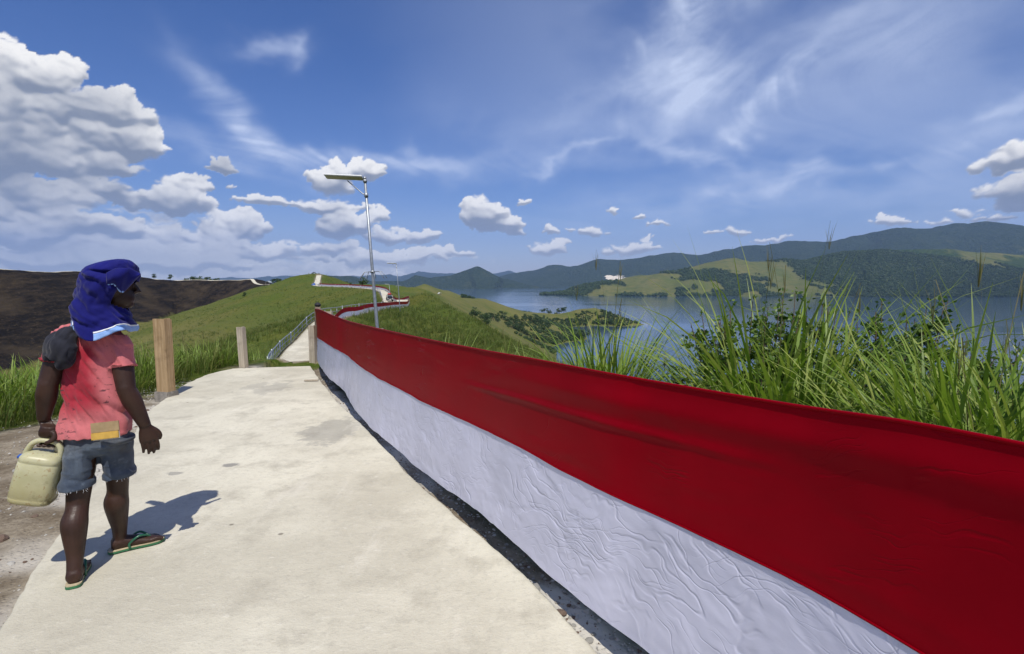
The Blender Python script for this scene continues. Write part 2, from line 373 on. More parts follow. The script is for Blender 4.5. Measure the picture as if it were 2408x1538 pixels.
# ground behind the path ridge, the peninsula and the cone behind it
ridge(W3([(640, 690, 300), (760, 690, 420), (830, 668, 470), (900, 669, 480), (960, 682, 470)]), .7, .75, 3, 8)
ridge(W3([(900, 690, 330), (984, 690, 470), (1033, 692, 620), (1130, 715, 800)]), .30, .62, 2, 12)
ridge(W3([(1130, 715, 800), (1180, 727, 880), (1228, 734, 930), (1309, 738, 975), (1358, 732, 985), (1395, 727, 985), (1425, 737, 972), (1442, 752, 958)]), .30, .29, 2, 16)
ridge(W3([(1060, 730, 640), (1120, 748, 700), (1190, 772, 775)]), .3, .45, 2, 20)
ridge(W3([(955, 684, 1100), (998, 669, 1100), (1045, 685, 1120)]), .40, .40, 2, 8)
ridge(W3([(1000, 686, 2300), (1070, 684, 2700), (1110, 681, 2850), (1160, 676, 2900), (1195, 679, 2950), (1240, 687, 2960)]), .26, .24, 3, 30)
far = []
def fridge(pts, sl, sr, w=0.0, a=2.0): far.append((np.array(pts, float), sl, sr, w, a))
fridge(W3([(1300, 689.5, 2700), (1345, 679, 2700), (1375, 669, 2720), (1440, 660, 2780), (1507, 646, 2850), (1569, 639.5, 2900), (1663, 621, 3000), (1722, 611, 3050), (1767, 617, 3080), (1843, 613, 3150),
            (1880, 616, 3150), (1981, 596, 3200), (2068, 587, 3250), (2218, 585, 3250), (2293, 592, 3250), (2408, 600, 3250), (2700, 590, 3300)]), .30, .34, 5, 60)
for a, b in (((1722, 612, 3040), (1570, 690, 2480)), ((1569, 641, 2890), (1500, 690, 2520)), ((1440, 661, 2770), (1400, 690, 2540)), ((1843, 615, 3140), (1770, 690, 2440)),
             ((1981, 598, 3190), (1880, 694, 2420)), ((2068, 590, 3240), (2030, 696, 2380)), ((2218, 588, 3240), (2180, 696, 2370)), ((2340, 620, 3000), (2290, 690, 2400)), ((2480, 630, 2900), (2400, 672, 2500))):
    m = tuple((np.array(P(*a)) + np.array(P(*b))) / 2 + np.array([0, 0, 14]))
    fridge([P(*a), m, P(*b)], .42, .42, 3, 25)
fridge(W3([(2180, 690, 2420), (2290, 668, 2600), (2408, 667, 2650), (2600, 660, 2700)]), .3, .3, 3, 25)
fridge(W3([(1288, 675, 4600), (1318, 675, 4600)]), .3, .3, 2, 10)
# wooded mountains
fridge(W3([(640, 666, 4200), (712, 652, 4300), (743, 648.5, 4300), (782, 649, 4300), (827, 650, 4300), (850, 659, 4350), (875, 662, 4400), (947, 661, 4500), (977, 648, 4550), (1007, 654, 4600), (1065, 646.5, 4700), (1100, 636, 4750), (1124, 630.5, 4750), (1150, 635, 4750), (1186, 650, 4800), (1230, 668, 4700)]), .3, .3, 10, 60)
fridge(W3([(1150, 655, 6900), (1200, 642, 6800), (1246, 632, 6700), (1311, 620.5, 6500), (1358, 620.5, 6400), (1407, 610, 6300), (1455, 606, 6200), (1504, 605, 6100), (1580, 594, 6100), (1602, 593, 6050), (1640, 600, 6000), (1711, 588, 5900),
            (1824, 575, 5700), (1880, 566, 5600), (1981, 560, 5500), (2030, 555, 5500), (2105, 538, 5400), (2199, 532, 5400), (2255, 523, 5400), (2300, 520, 5400), (2408, 532, 5400), (2700, 520, 5400)]), .33, .30, 20, 120)
for a, b in (((1311, 622, 6500), (1290, 664, 5600)), ((1504, 607, 6100), (1480, 668, 5000)), ((1711, 590, 5900), (1660, 662, 4700)), ((1880, 568, 5600), (1850, 640, 4400)), ((2105, 540, 5400), (2090, 610, 4300)), ((2300, 523, 5400), (2330, 590, 4300)), ((1407, 612, 6300), (1390, 664, 5400)), ((1602, 596, 6050), (1570, 660, 4800)), ((2199, 536, 5400), (2230, 600, 4300))):
    fridge([P(*a), P(*b)], .36, .36, 10, 60)
fridge(W3([(500, 655, 12500), (600, 652, 12500), (662, 649, 12500), (760, 652, 12500), (880, 645.5, 12000), (947, 648, 12000), (985, 639, 12000), (1024, 641, 12000), (1100, 648, 12000), (1195, 637, 12000), (1260, 650, 12000)]), .12, .10, 20, 200)
fridge(W3([(1660, 604, 7600), (1790, 583, 7600), (1850, 570, 7600), (1900, 567, 7600), (2000, 575, 7600)]), .3, .3, 20, 100)

def eval_ridge(rg, x, y):
    pts, sl, sr, w, a = rg
    bd = np.full(x.shape, 1e18); bz = np.zeros(x.shape); bs = np.zeros(x.shape)
    for i in range(len(pts) - 1):
        p, q = pts[i], pts[i + 1]; ex, ey = q[0] - p[0], q[1] - p[1]; L2 = ex * ex + ey * ey
        t = np.clip(((x - p[0]) * ex + (y - p[1]) * ey) / L2, 0, 1)
        dx, dy = x - (p[0] + ex * t), y - (p[1] + ey * t); d2 = dx * dx + dy * dy
        k = d2 < bd; bd = np.where(k, d2, bd); bz = np.where(k, p[2] + (q[2] - p[2]) * t, bz)
        bs = np.where(k, ex * dy - ey * dx, bs)
    d = np.sqrt(bd); e = np.maximum(0, d - w)
    s = np.where(bs > 0, sl, sr)
    return bz - s * (np.sqrt(e * e + a * a) - a), d
def softmax_h(hs, k):
    H = np.stack(hs); mx = H.max(0)
    return mx + k * np.log(np.exp(np.maximum((H - mx) / k, -40)).sum(0))
slab_R = [PG(*p) for p in ((1620, 1790), (1500, 1650), (1395, 1538), (1300, 1437), (1200, 1332), (1125, 1262), (1050, 1200), (960, 1120), (860, 1012), (790, 940), (745, 880), (726, 849))]
slab_R = [(p[0] + .045, p[1], p[2]) for p in slab_R]
slab_L = [PG(*p) for p in ((-420, 1800), (-180, 1620), (-60, 1530), (22, 1440), (75, 1340), (130, 1265), (205, 1160), (345, 970), (400, 920), (440, 893), (490, 870), (548, 855))]
def slabz(y): return -0.004 - 0.10 * sst(np.asarray(y, float), 4.5, 12.0)
dirt_L = [(-9.0, -4.0), (-7.2, 2.0), (-6.4, 4.5), (-5.75, 6.2), (-5.35, 7.2), (-5.45, 9.0), (-5.75, 10.6), (-5.6, 11.6)]
def interp_x(poly, y):
    yy = np.array([p[1] for p in poly]); xx = np.array([p[0] for p in poly]); o = np.argsort(yy)
    return np.interp(y, yy[o], xx[o])
def land(x, y, want=False):
    x = np.asarray(x, float); y = np.asarray(y, float)
    r = np.hypot(x, y); hs = []; dpath = None; burn = None
    for i, rg in enumerate(ridges):
        h, d = eval_ridge(rg, x, y); 
        if i < 3: dpath = d if dpath is None else np.minimum(dpath, d)
        hs.append(h)
    hs.append(np.full(x.shape, -92.0))
    k = np.clip(0.004 * r + 2e-5 * r * r, 0.03, 8.0)
    H = softmax_h(hs, k)
    rest = np.maximum.reduce([h for i, h in enumerate(hs) if i != BURN_I])
    burn = sst(hs[BURN_I] - rest + 5 * fbm(x / 14, y / 14, 4, 5) + 1.0, -1.2, 1.2)
    amp = sst(dpath, 3.5, 30) * np.clip(r * 0.006, 0, 3.2)
    wl = np.clip(r * 0.16, 3, 90)
    n = fbm(x / 9, y / 9, 4, 1) * np.clip(r * .004, 0, .35) + fbm(x / 38, y / 38, 4, 2) * np.clip(r * .008, 0, 1.6) * (r > 20) + fbm(x / 110, y / 110, 4, 3) * np.clip((r - 250) * .012, 0, 6.0)
    H = H + n * sst(dpath, 3.0, 22)
    # the near shelf: kept a little under the concrete, level with it on the dirt side
    near = sst(y, 13.5, 11.0) * sst(r, 16, 13)
    xl, xr = interp_x(slab_L, y), interp_x(slab_R, y); xd = interp_x(dirt_L, y)
    under = sst(x, xl + .02, xl + .12) * sst(x, xr - .02, xr - .10)
    side = sst(x, xl + .14, xl + .02)
    t = slabz(y) - 0.012 + 0.020 * fbm(x * 1.7, y * 1.7, 4, 8) + 0.012 * fbm(x * 9, y * 9, 3, 9) - .10 * sst(x, xl - .8, xd - 1.0)
    drop = sst(x, xr - .06, xr + .10) * 0.11
    t = t - .16 * under - drop + 0.03 * fbm(x * 6, y * 6, 3, 10) * sst(x, xr, xr + .05)
    Hn = np.minimum(H, t) if False else t + np.minimum(0, H - (-0.02))
    H = H * (1 - near) + Hn * near
    if not want: return H
    dirt = near * sst(x + .35 * fbm(x * 2.2, y * 2.2, 4, 12), xd - .25, xd + .3) * sst(x, xr + .5, xr + .2)
    dirt = dirt * sst(y, 11.6, 10.9)
    dirt = np.maximum(dirt, sst(dpath, 1.9, 1.3) * (y > 12))
    dust = near * dirt * sst(x, xl - .55 + .35 * fbm(x * 2.5, y * 2.5, 4, 13), xl - .02) * sst(fbm(x * 1.1, y * 1.1, 3, 14) + .25 * sst(y, 3.4, 2.6), -.25, .25)
    return H, dirt, burn, dpath, dust
def farland(x, y):
    hs = [eval_ridge(rg, x, y)[0] for rg in far] + [np.full(x.shape, -95.0)]
    H = softmax_h(hs, np.full(x.shape, 9.0)); r = np.hypot(x, y)
    rd = 1 - np.abs(fbm(x / 420, y / 420, 4, 21)) * 2
    return H + np.clip((H - LAKE) / 60, 0, 1) * (fbm(x / 260, y / 260, 5, 20) * np.clip(r * .004, 8, 30) + rd * 6 - 5 + sst(y, 3900, 4300) * (-70 * np.abs(fbm(x / 620, y / 900, 4, 23)) + 12) * sst(H, -60, 40))

th = np.concatenate([np.linspace(-52, 52, 620), np.linspace(52, 308, 64)[1:-1]]) * math.pi / 180
rr = np.exp(np.linspace(math.log(0.5), math.log(1700), 600))
TH, RR = np.meshgrid(th, rr, indexing='ij'); X, Y = RR * np.sin(TH), RR * np.cos(TH)
Hn, dirt, burn, dpath, dust = land(X, Y, True)
V = np.stack([X, Y, Hn], -1).reshape(-1, 3)
me = npmesh('ground', V, grid_faces(len(th), len(rr), True)[:, ::-1])
setattr_col(me, 'cover', np.stack([dirt.ravel(), burn.ravel(), dust.ravel()], -1))

def ground_material():
    m, t, b = mat('grassland'); co = t.coord('Object')
    cov = t.attr('cover'); dr, bu, wd = t.sep(cov)
    x, y, z = t.sep(co)
    n1 = t.noise(co, 0.035, 5.0, 0.6); n2 = t.noise(co, 0.45, 6.0, 0.65); n3 = t.noise(co, 5.0, 5.0, 0.65)
    g = t.mix(t.mr(n1, 0.36, 0.66), (0.058, 0.094, 0.009, 1), (0.105, 0.108, 0.018, 1))
    g = t.mix(t.mr(n2, 0.38, 0.72), g, (0.045, 0.075, 0.010, 1))
    g = t.mix(t.m('MULTIPLY', t.mr(n3, 0.42, 0.74), 0.6), g, (0.20, 0.185, 0.055, 1))
    # drier on the far, lower hills
    dry = t.mr(z, -6.0, -20.0)
    g = t.mix(t.m('MULTIPLY', dry, t.mr(n1, .3, .6, .25, .75)), g, (0.150, 0.140, 0.045, 1))
    # burnt slope: char with ashy and brown streaks running down it
    st = t.vm('MULTIPLY', co, (0.30, 0.06, 0.55)); s1 = t.noise(st, 1.0, 7.0, 0.7); s2 = t.noise(co, 0.9, 6.0, 0.7)
    bc = t.mix(t.mr(s1, 0.42, 0.78), (0.0075, 0.0064, 0.0060, 1), (0.048, 0.035, 0.023, 1))
    bc = t.mix(t.m('MULTIPLY', t.mr(s2, 0.52, 0.78), .8), bc, (0.085, 0.064, 0.036, 1))
    bc = t.mix(t.m('MULTIPLY', t.mr(t.noise(co, .05, 4.0, .6), .45, .68), .6), bc, (.058, .043, .026, 1))
    g = t.mix(bu, g, bc)
    # dirt and grit
    d1 = t.noise(co, 2.3, 6.0, 0.65); d2 = t.noise(co, 30.0, 6.0, 0.7); d3 = t.vor(co, 38.0)
    dc = t.mix(t.mr(d1, 0.35, 0.7), (0.19, 0.152, 0.102, 1), (0.38, 0.33, 0.245, 1))
    dc = t.mix(t.mr(d2, 0.35, 0.75), t.vm('MULTIPLY', dc, (0.62, 0.6, 0.58)), dc)
    dc = t.mix(t.mr(t.noise(co, 0.9, 4.0, .6), .52, .7), dc, (0.12, 0.095, 0.065, 1))
    dc = t.mix(t.m('MULTIPLY', wd, .85), dc, (.56, .53, .46, 1))
    g = t.mix(dr, g, dc)
    t.put(b, 'Base Color', g); b.inputs['Roughness'].default_value = 0.95; b.inputs['Specular IOR Level'].default_value = 0.12
    hb = t.m('ADD', t.m('MULTIPLY', n2, 1.0), t.m('MULTIPLY', n3, 0.35))
    near = t.bump(t.m('ADD', t.m('MULTIPLY', d2, 0.5), t.m('MULTIPLY', t.mr(d3, 0.0, 0.45), 0.5)), 0.7, 0.02)
    t.put(b, 'Normal', t.bump(t.m('MULTIPLY', hb, t.m('SUBTRACT', 1.0, dr)), 0.75, 0.7, near))
    return m
ground_mat = ground_material()
ground = tag(link('ground', me, ground_mat), kind='structure')

rf = np.exp(np.linspace(math.log(1750), math.log(15000), 230)); tf = np.linspace(-50, 52, 620) * math.pi / 180
TF, RF = np.meshgrid(tf, rf, indexing='ij'); XF, YF = RF * np.sin(TF), RF * np.cos(TF)
HF = farland(XF, YF)
mef = npmesh('hills', np.stack([XF, YF, HF], -1).reshape(-1, 3), grid_faces(len(tf), len(rf))[:, ::-1])
def wood_mask(x, y, h):
    n = fbm(x / 330, y / 330, 4, 31); n2 = fbm(x / 90, y / 90, 4, 32)
    gul = sst(n + .75 * n2, -.02, .20)
    right = sst(x + 260 * n, 1420, 1620) * sst(x + 300 * n2, 2560 + .6 * (h - 0), 2350 + .6 * h)
    r2 = sst(x, 2300, 2500) * sst(n + .5 * n2, -.06, .06) * sst(h, 110, 70)
    w = np.maximum(np.maximum(gul * .95, right), r2)
    shore = sst(h, LAKE + 13 + 8 * n2, LAKE + 6 + 8 * n2) * sst(n2 + n, -.35, -.1)
    return np.clip(np.maximum(w, shore), 0, 1)
mount = sst(YF, 3900, 4150)
setattr_col(mef, 'cover', np.stack([mount.ravel(), np.zeros(XF.size), np.maximum(wood_mask(XF, YF, HF), 0).ravel()], -1))
def hill_material():
    m, t, b = mat('far_hills'); co = t.coord('Object'); cov = t.attr('cover'); mo, _, wd = t.sep(cov)
    n1 = t.noise(co, 0.006, 6.0, 0.6); n2 = t.noise(co, 0.03, 6.0, 0.65)
    g = t.mix(t.mr(n1, 0.35, 0.68), (0.082, 0.096, 0.026, 1), (0.125, 0.115, 0.042, 1))
    g = t.mix(t.mr(n2, 0.4, 0.75), g, (0.060, 0.078, 0.020, 1))
    f = t.mix(t.mr(n2, 0.35, 0.7), (0.020, 0.040, 0.012, 1), (0.040, 0.065, 0.018, 1))
    g = t.mix(wd, g, f)
    mf = t.mix(t.mr(n2, 0.35, 0.75), (0.017, 0.032, 0.018, 1), (0.036, 0.052, 0.026, 1))
    mf = t.mix(t.mr(n1, .58, .75), mf, (0.050, 0.062, 0.030, 1))
    # a pale quarry cut in the mountain side
    px, py, pz = t.sep(co); q = P(1453, 652, 5150)
    dd = t.vm('LENGTH', t.vm('MULTIPLY', t.vm('SUBTRACT', co, (q[0], q[1], q[2])), (1 / 95., 1 / 500., 1 / 36.)), out=1)
    qq = t.mr(t.m('ADD', dd, t.m('MULTIPLY', t.m('SUBTRACT', t.noise(co, .02, 5.0, .65), .5), 2.0)), 1.0, .8)
    mf = t.mix(qq, mf, (.62, .56, .46, 1))
    g = t.mix(mo, g, mf)
    t.put(b, 'Base Color', g); b.inputs['Roughness'].default_value = 1.0; b.inputs['Specular IOR Level'].default_value = 0.05
    v = t.vor(co, 0.055); h = t.m('MULTIPLY', t.m('SUBTRACT', 1.0, v), t.m('MAXIMUM', wd, mo))
    t.put(b, 'Normal', t.bump(t.m('ADD', h, t.m('MULTIPLY', n2, .4)), 0.9, 14.0))
    return m
hill_mat = hill_material()
hills = tag(link('hills', mef, hill_mat), kind='structure')

# ---------------------------------------------------------------- lake
def lake():
    rl = np.exp(np.linspace(math.log(90), math.log(15300), 60)); tl = np.linspace(-75, 75, 120) * math.pi / 180
    TL, RL = np.meshgrid(tl, rl, indexing='ij')
    me = npmesh('lake', np.stack([RL * np.sin(TL), RL * np.cos(TL), np.full(TL.shape, LAKE)], -1).reshape(-1, 3), grid_faces(len(tl), len(rl))[:, ::-1])
    m, t, b = mat('lake_water'); co = t.coord('Object')
    b.inputs['Base Color'].default_value = (0.035, 0.065, 0.105, 1); b.inputs['IOR'].default_value = 1.33
    big = t.noise(t.vm('MULTIPLY', co, (0.0009, 0.0040, 1)), 1.0, 5.0, 0.55, dist=0.6)
    calm = t.mr(big, 0.55, 0.66)
    t.put(b, 'Roughness', t.m('MULTIPLY_ADD', calm, -0.07, 0.095))
    w = t.noise(t.vm('MULTIPLY', co, (0.10, 0.22, 1)), 1.0, 6.0, 0.65); w2 = t.noise(co, 0.9, 3.0, 0.6)
    bp = t.node('ShaderNodeBump'); t.put(bp, 'Height', t.m('ADD', w, t.m('MULTIPLY', w2, .15)))
    t.put(bp, 'Strength', t.m('MULTIPLY_ADD', calm, -0.14, 0.18)); bp.inputs['Distance'].default_value = 0.7
    t.put(b, 'Normal', bp.outputs[0])
    return tag(link('lake', me, m), kind='structure')
lake()
# ---------------------------------------------------------------- concrete path
def concrete_material():
    m, t, b = mat('concrete'); co = t.coord('Object')
    n1 = t.noise(co, 0.55, 6.0, 0.6); n2 = t.noise(co, 3.2, 7.0, 0.68); n3 = t.noise(t.vm('MULTIPLY', co, (14, 22, 14)), 1.0, 6.0, 0.7); n4 = t.noise(co, 75.0, 4.0, 0.6)
    c = t.mix(t.mr(n1, 0.36, 0.66), (0.48, 0.448, 0.350, 1), (0.65, 0.615, 0.490, 1))
    c = t.mix(t.m('MULTIPLY', t.mr(n2, 0.47, 0.71), 0.80), c, (0.42, 0.39, 0.305, 1))
    c = t.mix(t.m('MULTIPLY', t.mr(n3, 0.55, 0.80), 0.55), c, (0.74, 0.705, 0.60, 1))
    c = t.mix(t.m('MULTIPLY', t.mr(n4, 0.60, 0.80), 0.45), c, (0.22, 0.205, 0.17, 1))
    # damp stains and smears
    for (u, v, rx, ry, k) in ((540, 1092, .075, .055, .8), (412, 1112, .07, .04, .6), (640, 905, .22, .55, .35), (780, 1010, .30, .5, .45), (600, 900, .15, .3, .3)):
        g = PG(u, v); dd = t.vm('LENGTH', t.vm('MULTIPLY', t.vm('SUBTRACT', co, (g[0], g[1], 0)), (1 / rx, 1 / ry, 0)), out=1)
        w = t.mr(t.m('ADD', dd, t.m('MULTIPLY', t.m('SUBTRACT', t.noise(co, 7.0, 5.0, .65), .5), 2.2)), 1.15, .75)
        c = t.mix(t.m('MULTIPLY', w, k), c, (0.20, 0.195, 0.18, 1))
    sp = t.mr(t.vor(co, 2.3), 0.055, 0.03); c = t.mix(t.m('MULTIPLY', sp, .7), c, (0.13, 0.11, 0.085, 1))
    gr = t.noise(co, 24.0, 6.0, .75); c = t.mix(t.m('MULTIPLY', t.mr(gr, .48, .72), .40), c, (.36, .34, .275, 1))
    ag = t.vor(co, 90.0); c = t.mix(t.m('MULTIPLY', t.m('MULTIPLY', t.mr(ag, .25, .1), t.mr(n2, .45, .65)), .45), c, (.24, .23, .20, 1))
    tr = t.noise(t.vm('MULTIPLY', co, (5.0, 1.1, 1)), 1.0, 5.0, .6); c = t.mix(t.m('MULTIPLY', t.mr(tr, .55, .75), .35), c, (.72, .68, .57, 1))
    t.put(b, 'Base Color', c); b.inputs['Roughness'].default_value = 0.92; b.inputs['Specular IOR Level'].default_value = 0.2
    h = t.m('ADD', t.m('MULTIPLY', n3, 0.6), t.m('ADD', t.m('MULTIPLY', n4, .35), t.m('MULTIPLY', n2, .6)))
    t.put(b, 'Normal', t.bump(h, 0.75, 0.012))
    return m
concrete = concrete_material()
def slab():
    n, k = 220, 46
    Lp, Rp = cat_poly([(p[0], p[1]) for p in slab_L], 400), cat_poly([(p[0], p[1]) for p in slab_R], 400)
    def res(pp, n):
        s = np.concatenate([[0], np.cumsum(np.hypot(*np.diff(pp, axis=0).T))]); q = np.linspace(0, 1, n) ** 1.15 * s[-1]
        return np.stack([np.interp(q, s, pp[:, 0]), np.interp(q, s, pp[:, 1])], -1)
    Lp, Rp = res(Lp, n), res(Rp, n)
    s = np.arange(n)
    Rp[:, 0] += .022 * fbm(Rp[:, 1] * 3.2, s * 0, 5, 81, .6) - .010; Lp[:, 0] += .045 * fbm(Lp[:, 1] * 3.0, s * 0, 5, 82, .6)
    f = np.concatenate([[0, .004], np.linspace(.012, .988, k - 4), [.996, 1.0]])
    G = Lp[:, None, :] * (1 - f)[None, :, None] + Rp[:, None, :] * f[None, :, None]
    x, y = G[..., 0], G[..., 1]
    z = slabz(y) + .006 * fbm(x * 1.2, y * 1.2, 4, 83) + .0022 * fbm(x * 14, y * 14, 3, 84)
    z[:, 0] -= .012; z[:, -1] -= .014; z[:, 1] -= .003; z[:, -2] -= .004; z[-1, :] -= .01
    top = np.stack([x, y, z], -1)
    V = top.reshape(-1, 3); Fc = grid_faces(n, k)
    # broken sides
    def skirt(ids, flip):
        nonlocal V, Fc
        b = len(V); P0 = V[ids]; lo = P0.copy(); lo[:, 2] -= .16; mid = P0.copy(); mid[:, 2] -= .06
        mid[:, :2] += rngs.normal(0, .006, (len(ids), 2))
        V = np.vstack([V, mid, lo]); i = np.arange(len(ids) - 1); m_, l_ = b + i, b + len(ids) + i
        q = np.vstack([np.stack([ids[:-1], ids[1:], m_ + 1, m_], -1), np.stack([m_, m_ + 1, l_ + 1, l_], -1)])
        Fc = np.vstack([Fc, q[:, ::-1] if flip else q])
    rngs = np.random.default_rng(1)
    idx = np.arange(n * k).reshape(n, k)
    skirt(idx[:, 0], True); skirt(idx[:, -1], False); skirt(idx[-1, :], True)
    me = npmesh('path', V, Fc); link_o = link('path', me, concrete)
    bm = bmesh.new(); bm.from_mesh(me); bmesh.ops.recalc_face_normals(bm, faces=bm.faces); bm.to_mesh(me); bm.free()
    return tag(link_o, kind='structure')
slab()
def offset_poly(pts, off):
    p = np.asarray(pts)[:, :2]; d = np.gradient(p, axis=0); d /= np.linalg.norm(d, axis=1)[:, None]
    return p + np.stack([d[:, 1], -d[:, 0]], -1) * off
path_d = cat_poly(path_c, 1200)
far_path = path_d[path_d[:, 1] > 11.5]
def path_strip(name, pts, half, lift=.06):
    Lq, Rq = offset_poly(pts, -half), offset_poly(pts, half); k = 7
    f = np.linspace(0, 1, k); G = Lq[:, None] * (1 - f)[None, :, None] + Rq[:, None] * f[None, :, None]
    zz = land(G[..., 0], G[..., 1]).max(1); zz = np.convolve(np.pad(zz, 3, 'edge'), np.ones(7) / 7, 'valid') + lift
    T = np.concatenate([G, np.repeat(zz[:, None, None], k, 1)], -1)
    Bl, Br = T[:, :1].copy(), T[:, -1:].copy(); Bl[..., 2] -= .35; Br[..., 2] -= .35
    T = np.concatenate([Bl, T, Br], 1)
    me = npmesh(name, T.reshape(-1, 3), grid_faces(len(pts), k + 2), smooth=False)
    return tag(link(name, me, concrete), kind='structure'), zz
path_strip('path', far_path[far_path[:, 1] > 15][::3], 1.2)
fz = land(far_path[:, 0], far_path[:, 1])
# path along the burnt ridge
bp = cat_poly([P(u, v, Y) for u, v, Y in ((-60, 627, 250), (60, 635.5, 266), (130, 638.5, 282), (240, 644.5, 310), (330, 650, 332), (420, 657, 350), (520, 659, 350), (580, 656.5, 343), (592, 656.5, 341), (598, 664, 334), (606, 674, 327), (622, 682, 318), (640, 688, 306))], 240)
path_strip('ridge_path', bp, 1.0, .10)

# ---------------------------------------------------------------- the long banner
def cloth_material(name, c, white=False):
    m, t, b = mat(name); co = t.attr('along'); co = t.vm('ADD', co, (0, 0, 0))
    w = t.vm('MULTIPLY_ADD', t.noise(co, 2.2, 3.0, .5, out=1), (.5, .5, 0), co)
    fine = t.noise(t.vm('MULTIPLY', w, (22, 34, 1)), 1.0, 4.0, .55); wv = t.noise(t.vm('MULTIPLY', co, (260, 900, 1)), 1.0, 2.0, .5)
    def lines(ang, fa, fh, thin, seed, lo, hi, ms):          # short creases: thin ridges, broken up by a second noise
        cc, ss = math.cos(ang), math.sin(ang); x_, y_, _ = t.sep(w)
        p_ = t.comb(t.m('MULTIPLY', t.m('ADD', t.m('MULTIPLY', x_, cc), t.m('MULTIPLY', y_, ss)), fa), t.m('MULTIPLY', t.m('SUBTRACT', t.m('MULTIPLY', y_, cc), t.m('MULTIPLY', x_, ss)), fh), seed)
        r_ = t.m('ABSOLUTE', t.m('SUBTRACT', t.noise(p_, 1.0, 1.0, .4), .5))
        return t.m('MULTIPLY', t.mr(r_, 0, thin, 1, 0), t.mr(t.noise(t.vm('ADD', co, (seed, seed, 0)), ms, 2.0, .5), lo, hi))
    if white:
        cr = t.m('ADD', t.m('ADD', lines(.35, 1.8, 8.5, .030, 1.0, .46, .60, 2.6), lines(-.30, 2.0, 9.5, .028, 5.0, .48, .62, 2.2)), t.m('ADD', t.m('MULTIPLY', lines(.80, 3.0, 10.0, .034, 9.0, .5, .64, 3.0), .7), t.m('MULTIPLY', lines(.1, 3.6, 20.0, .036, 13.0, .46, .6, 3.4), .5)))
        nrm = t.bump(t.m('ADD', t.m('MULTIPLY', cr, 1.0), t.m('MULTIPLY', fine, .30)), .40, .007)
    else:
        cr = t.m('ADD', lines(-.06, .55, 9.0, .012, 2.0, .56, .64, 1.6), t.m('MULTIPLY', lines(-.02, .9, 15.0, .014, 6.0, .60, .68, 2.2), .7))
        nrm = t.bump(t.m('ADD', cr, t.m('ADD', t.m('MULTIPLY', fine, .10), t.m('MULTIPLY', wv, .06))), .35, .008)
    n = t.noise(co, 3.0, 4.0, .6); c2 = tuple(x * .86 for x in c)
    t.put(b, 'Base Color', t.mix(t.mr(n, .3, .7), (*c2, 1), (*c, 1)))
    b.inputs['Roughness'].default_value = .27 if white else .40; b.inputs['Specular IOR Level'].default_value = .5 if white else .16
    b.inputs['Sheen Weight'].default_value = .0; b.inputs['Sheen Roughness'].default_value = .4
    if not white: b.inputs['Sheen Tint'].default_value = (1, .1, .12, 1); b.inputs['Specular Tint'].default_value = (1, .25, .25, 1)
    if white: b.inputs['Coat Weight'].default_value = .35; b.inputs['Coat Roughness'].default_value = .22
    t.put(b, 'Normal', nrm)
    tl = t.n.new('ShaderNodeBsdfTranslucent'); t.put(tl, 'Color', (*[x * .8 for x in c], 1)); t.put(tl, 'Normal', nrm)
    mx = t.n.new('ShaderNodeMixShader'); mx.inputs[0].default_value = .36 if white else .34
    t.l.new(b.outputs[0], mx.inputs[1]); t.l.new(tl.outputs[0], mx.inputs[2])
    t.l.new(mx.outputs[0], m.node_tree.nodes['Material Output'].inputs['Surface'])
    return m
cloth_red = cloth_material('red_satin', (.335, .0008, .009)); cloth_white = cloth_material('white_satin', (.85, .845, 1.0), True)
def slope(v):
    q = -(v - CV) / F; return (-math.sin(PITCH) + q * math.cos(PITCH)) / (math.cos(PITCH) + q * math.sin(PITCH))
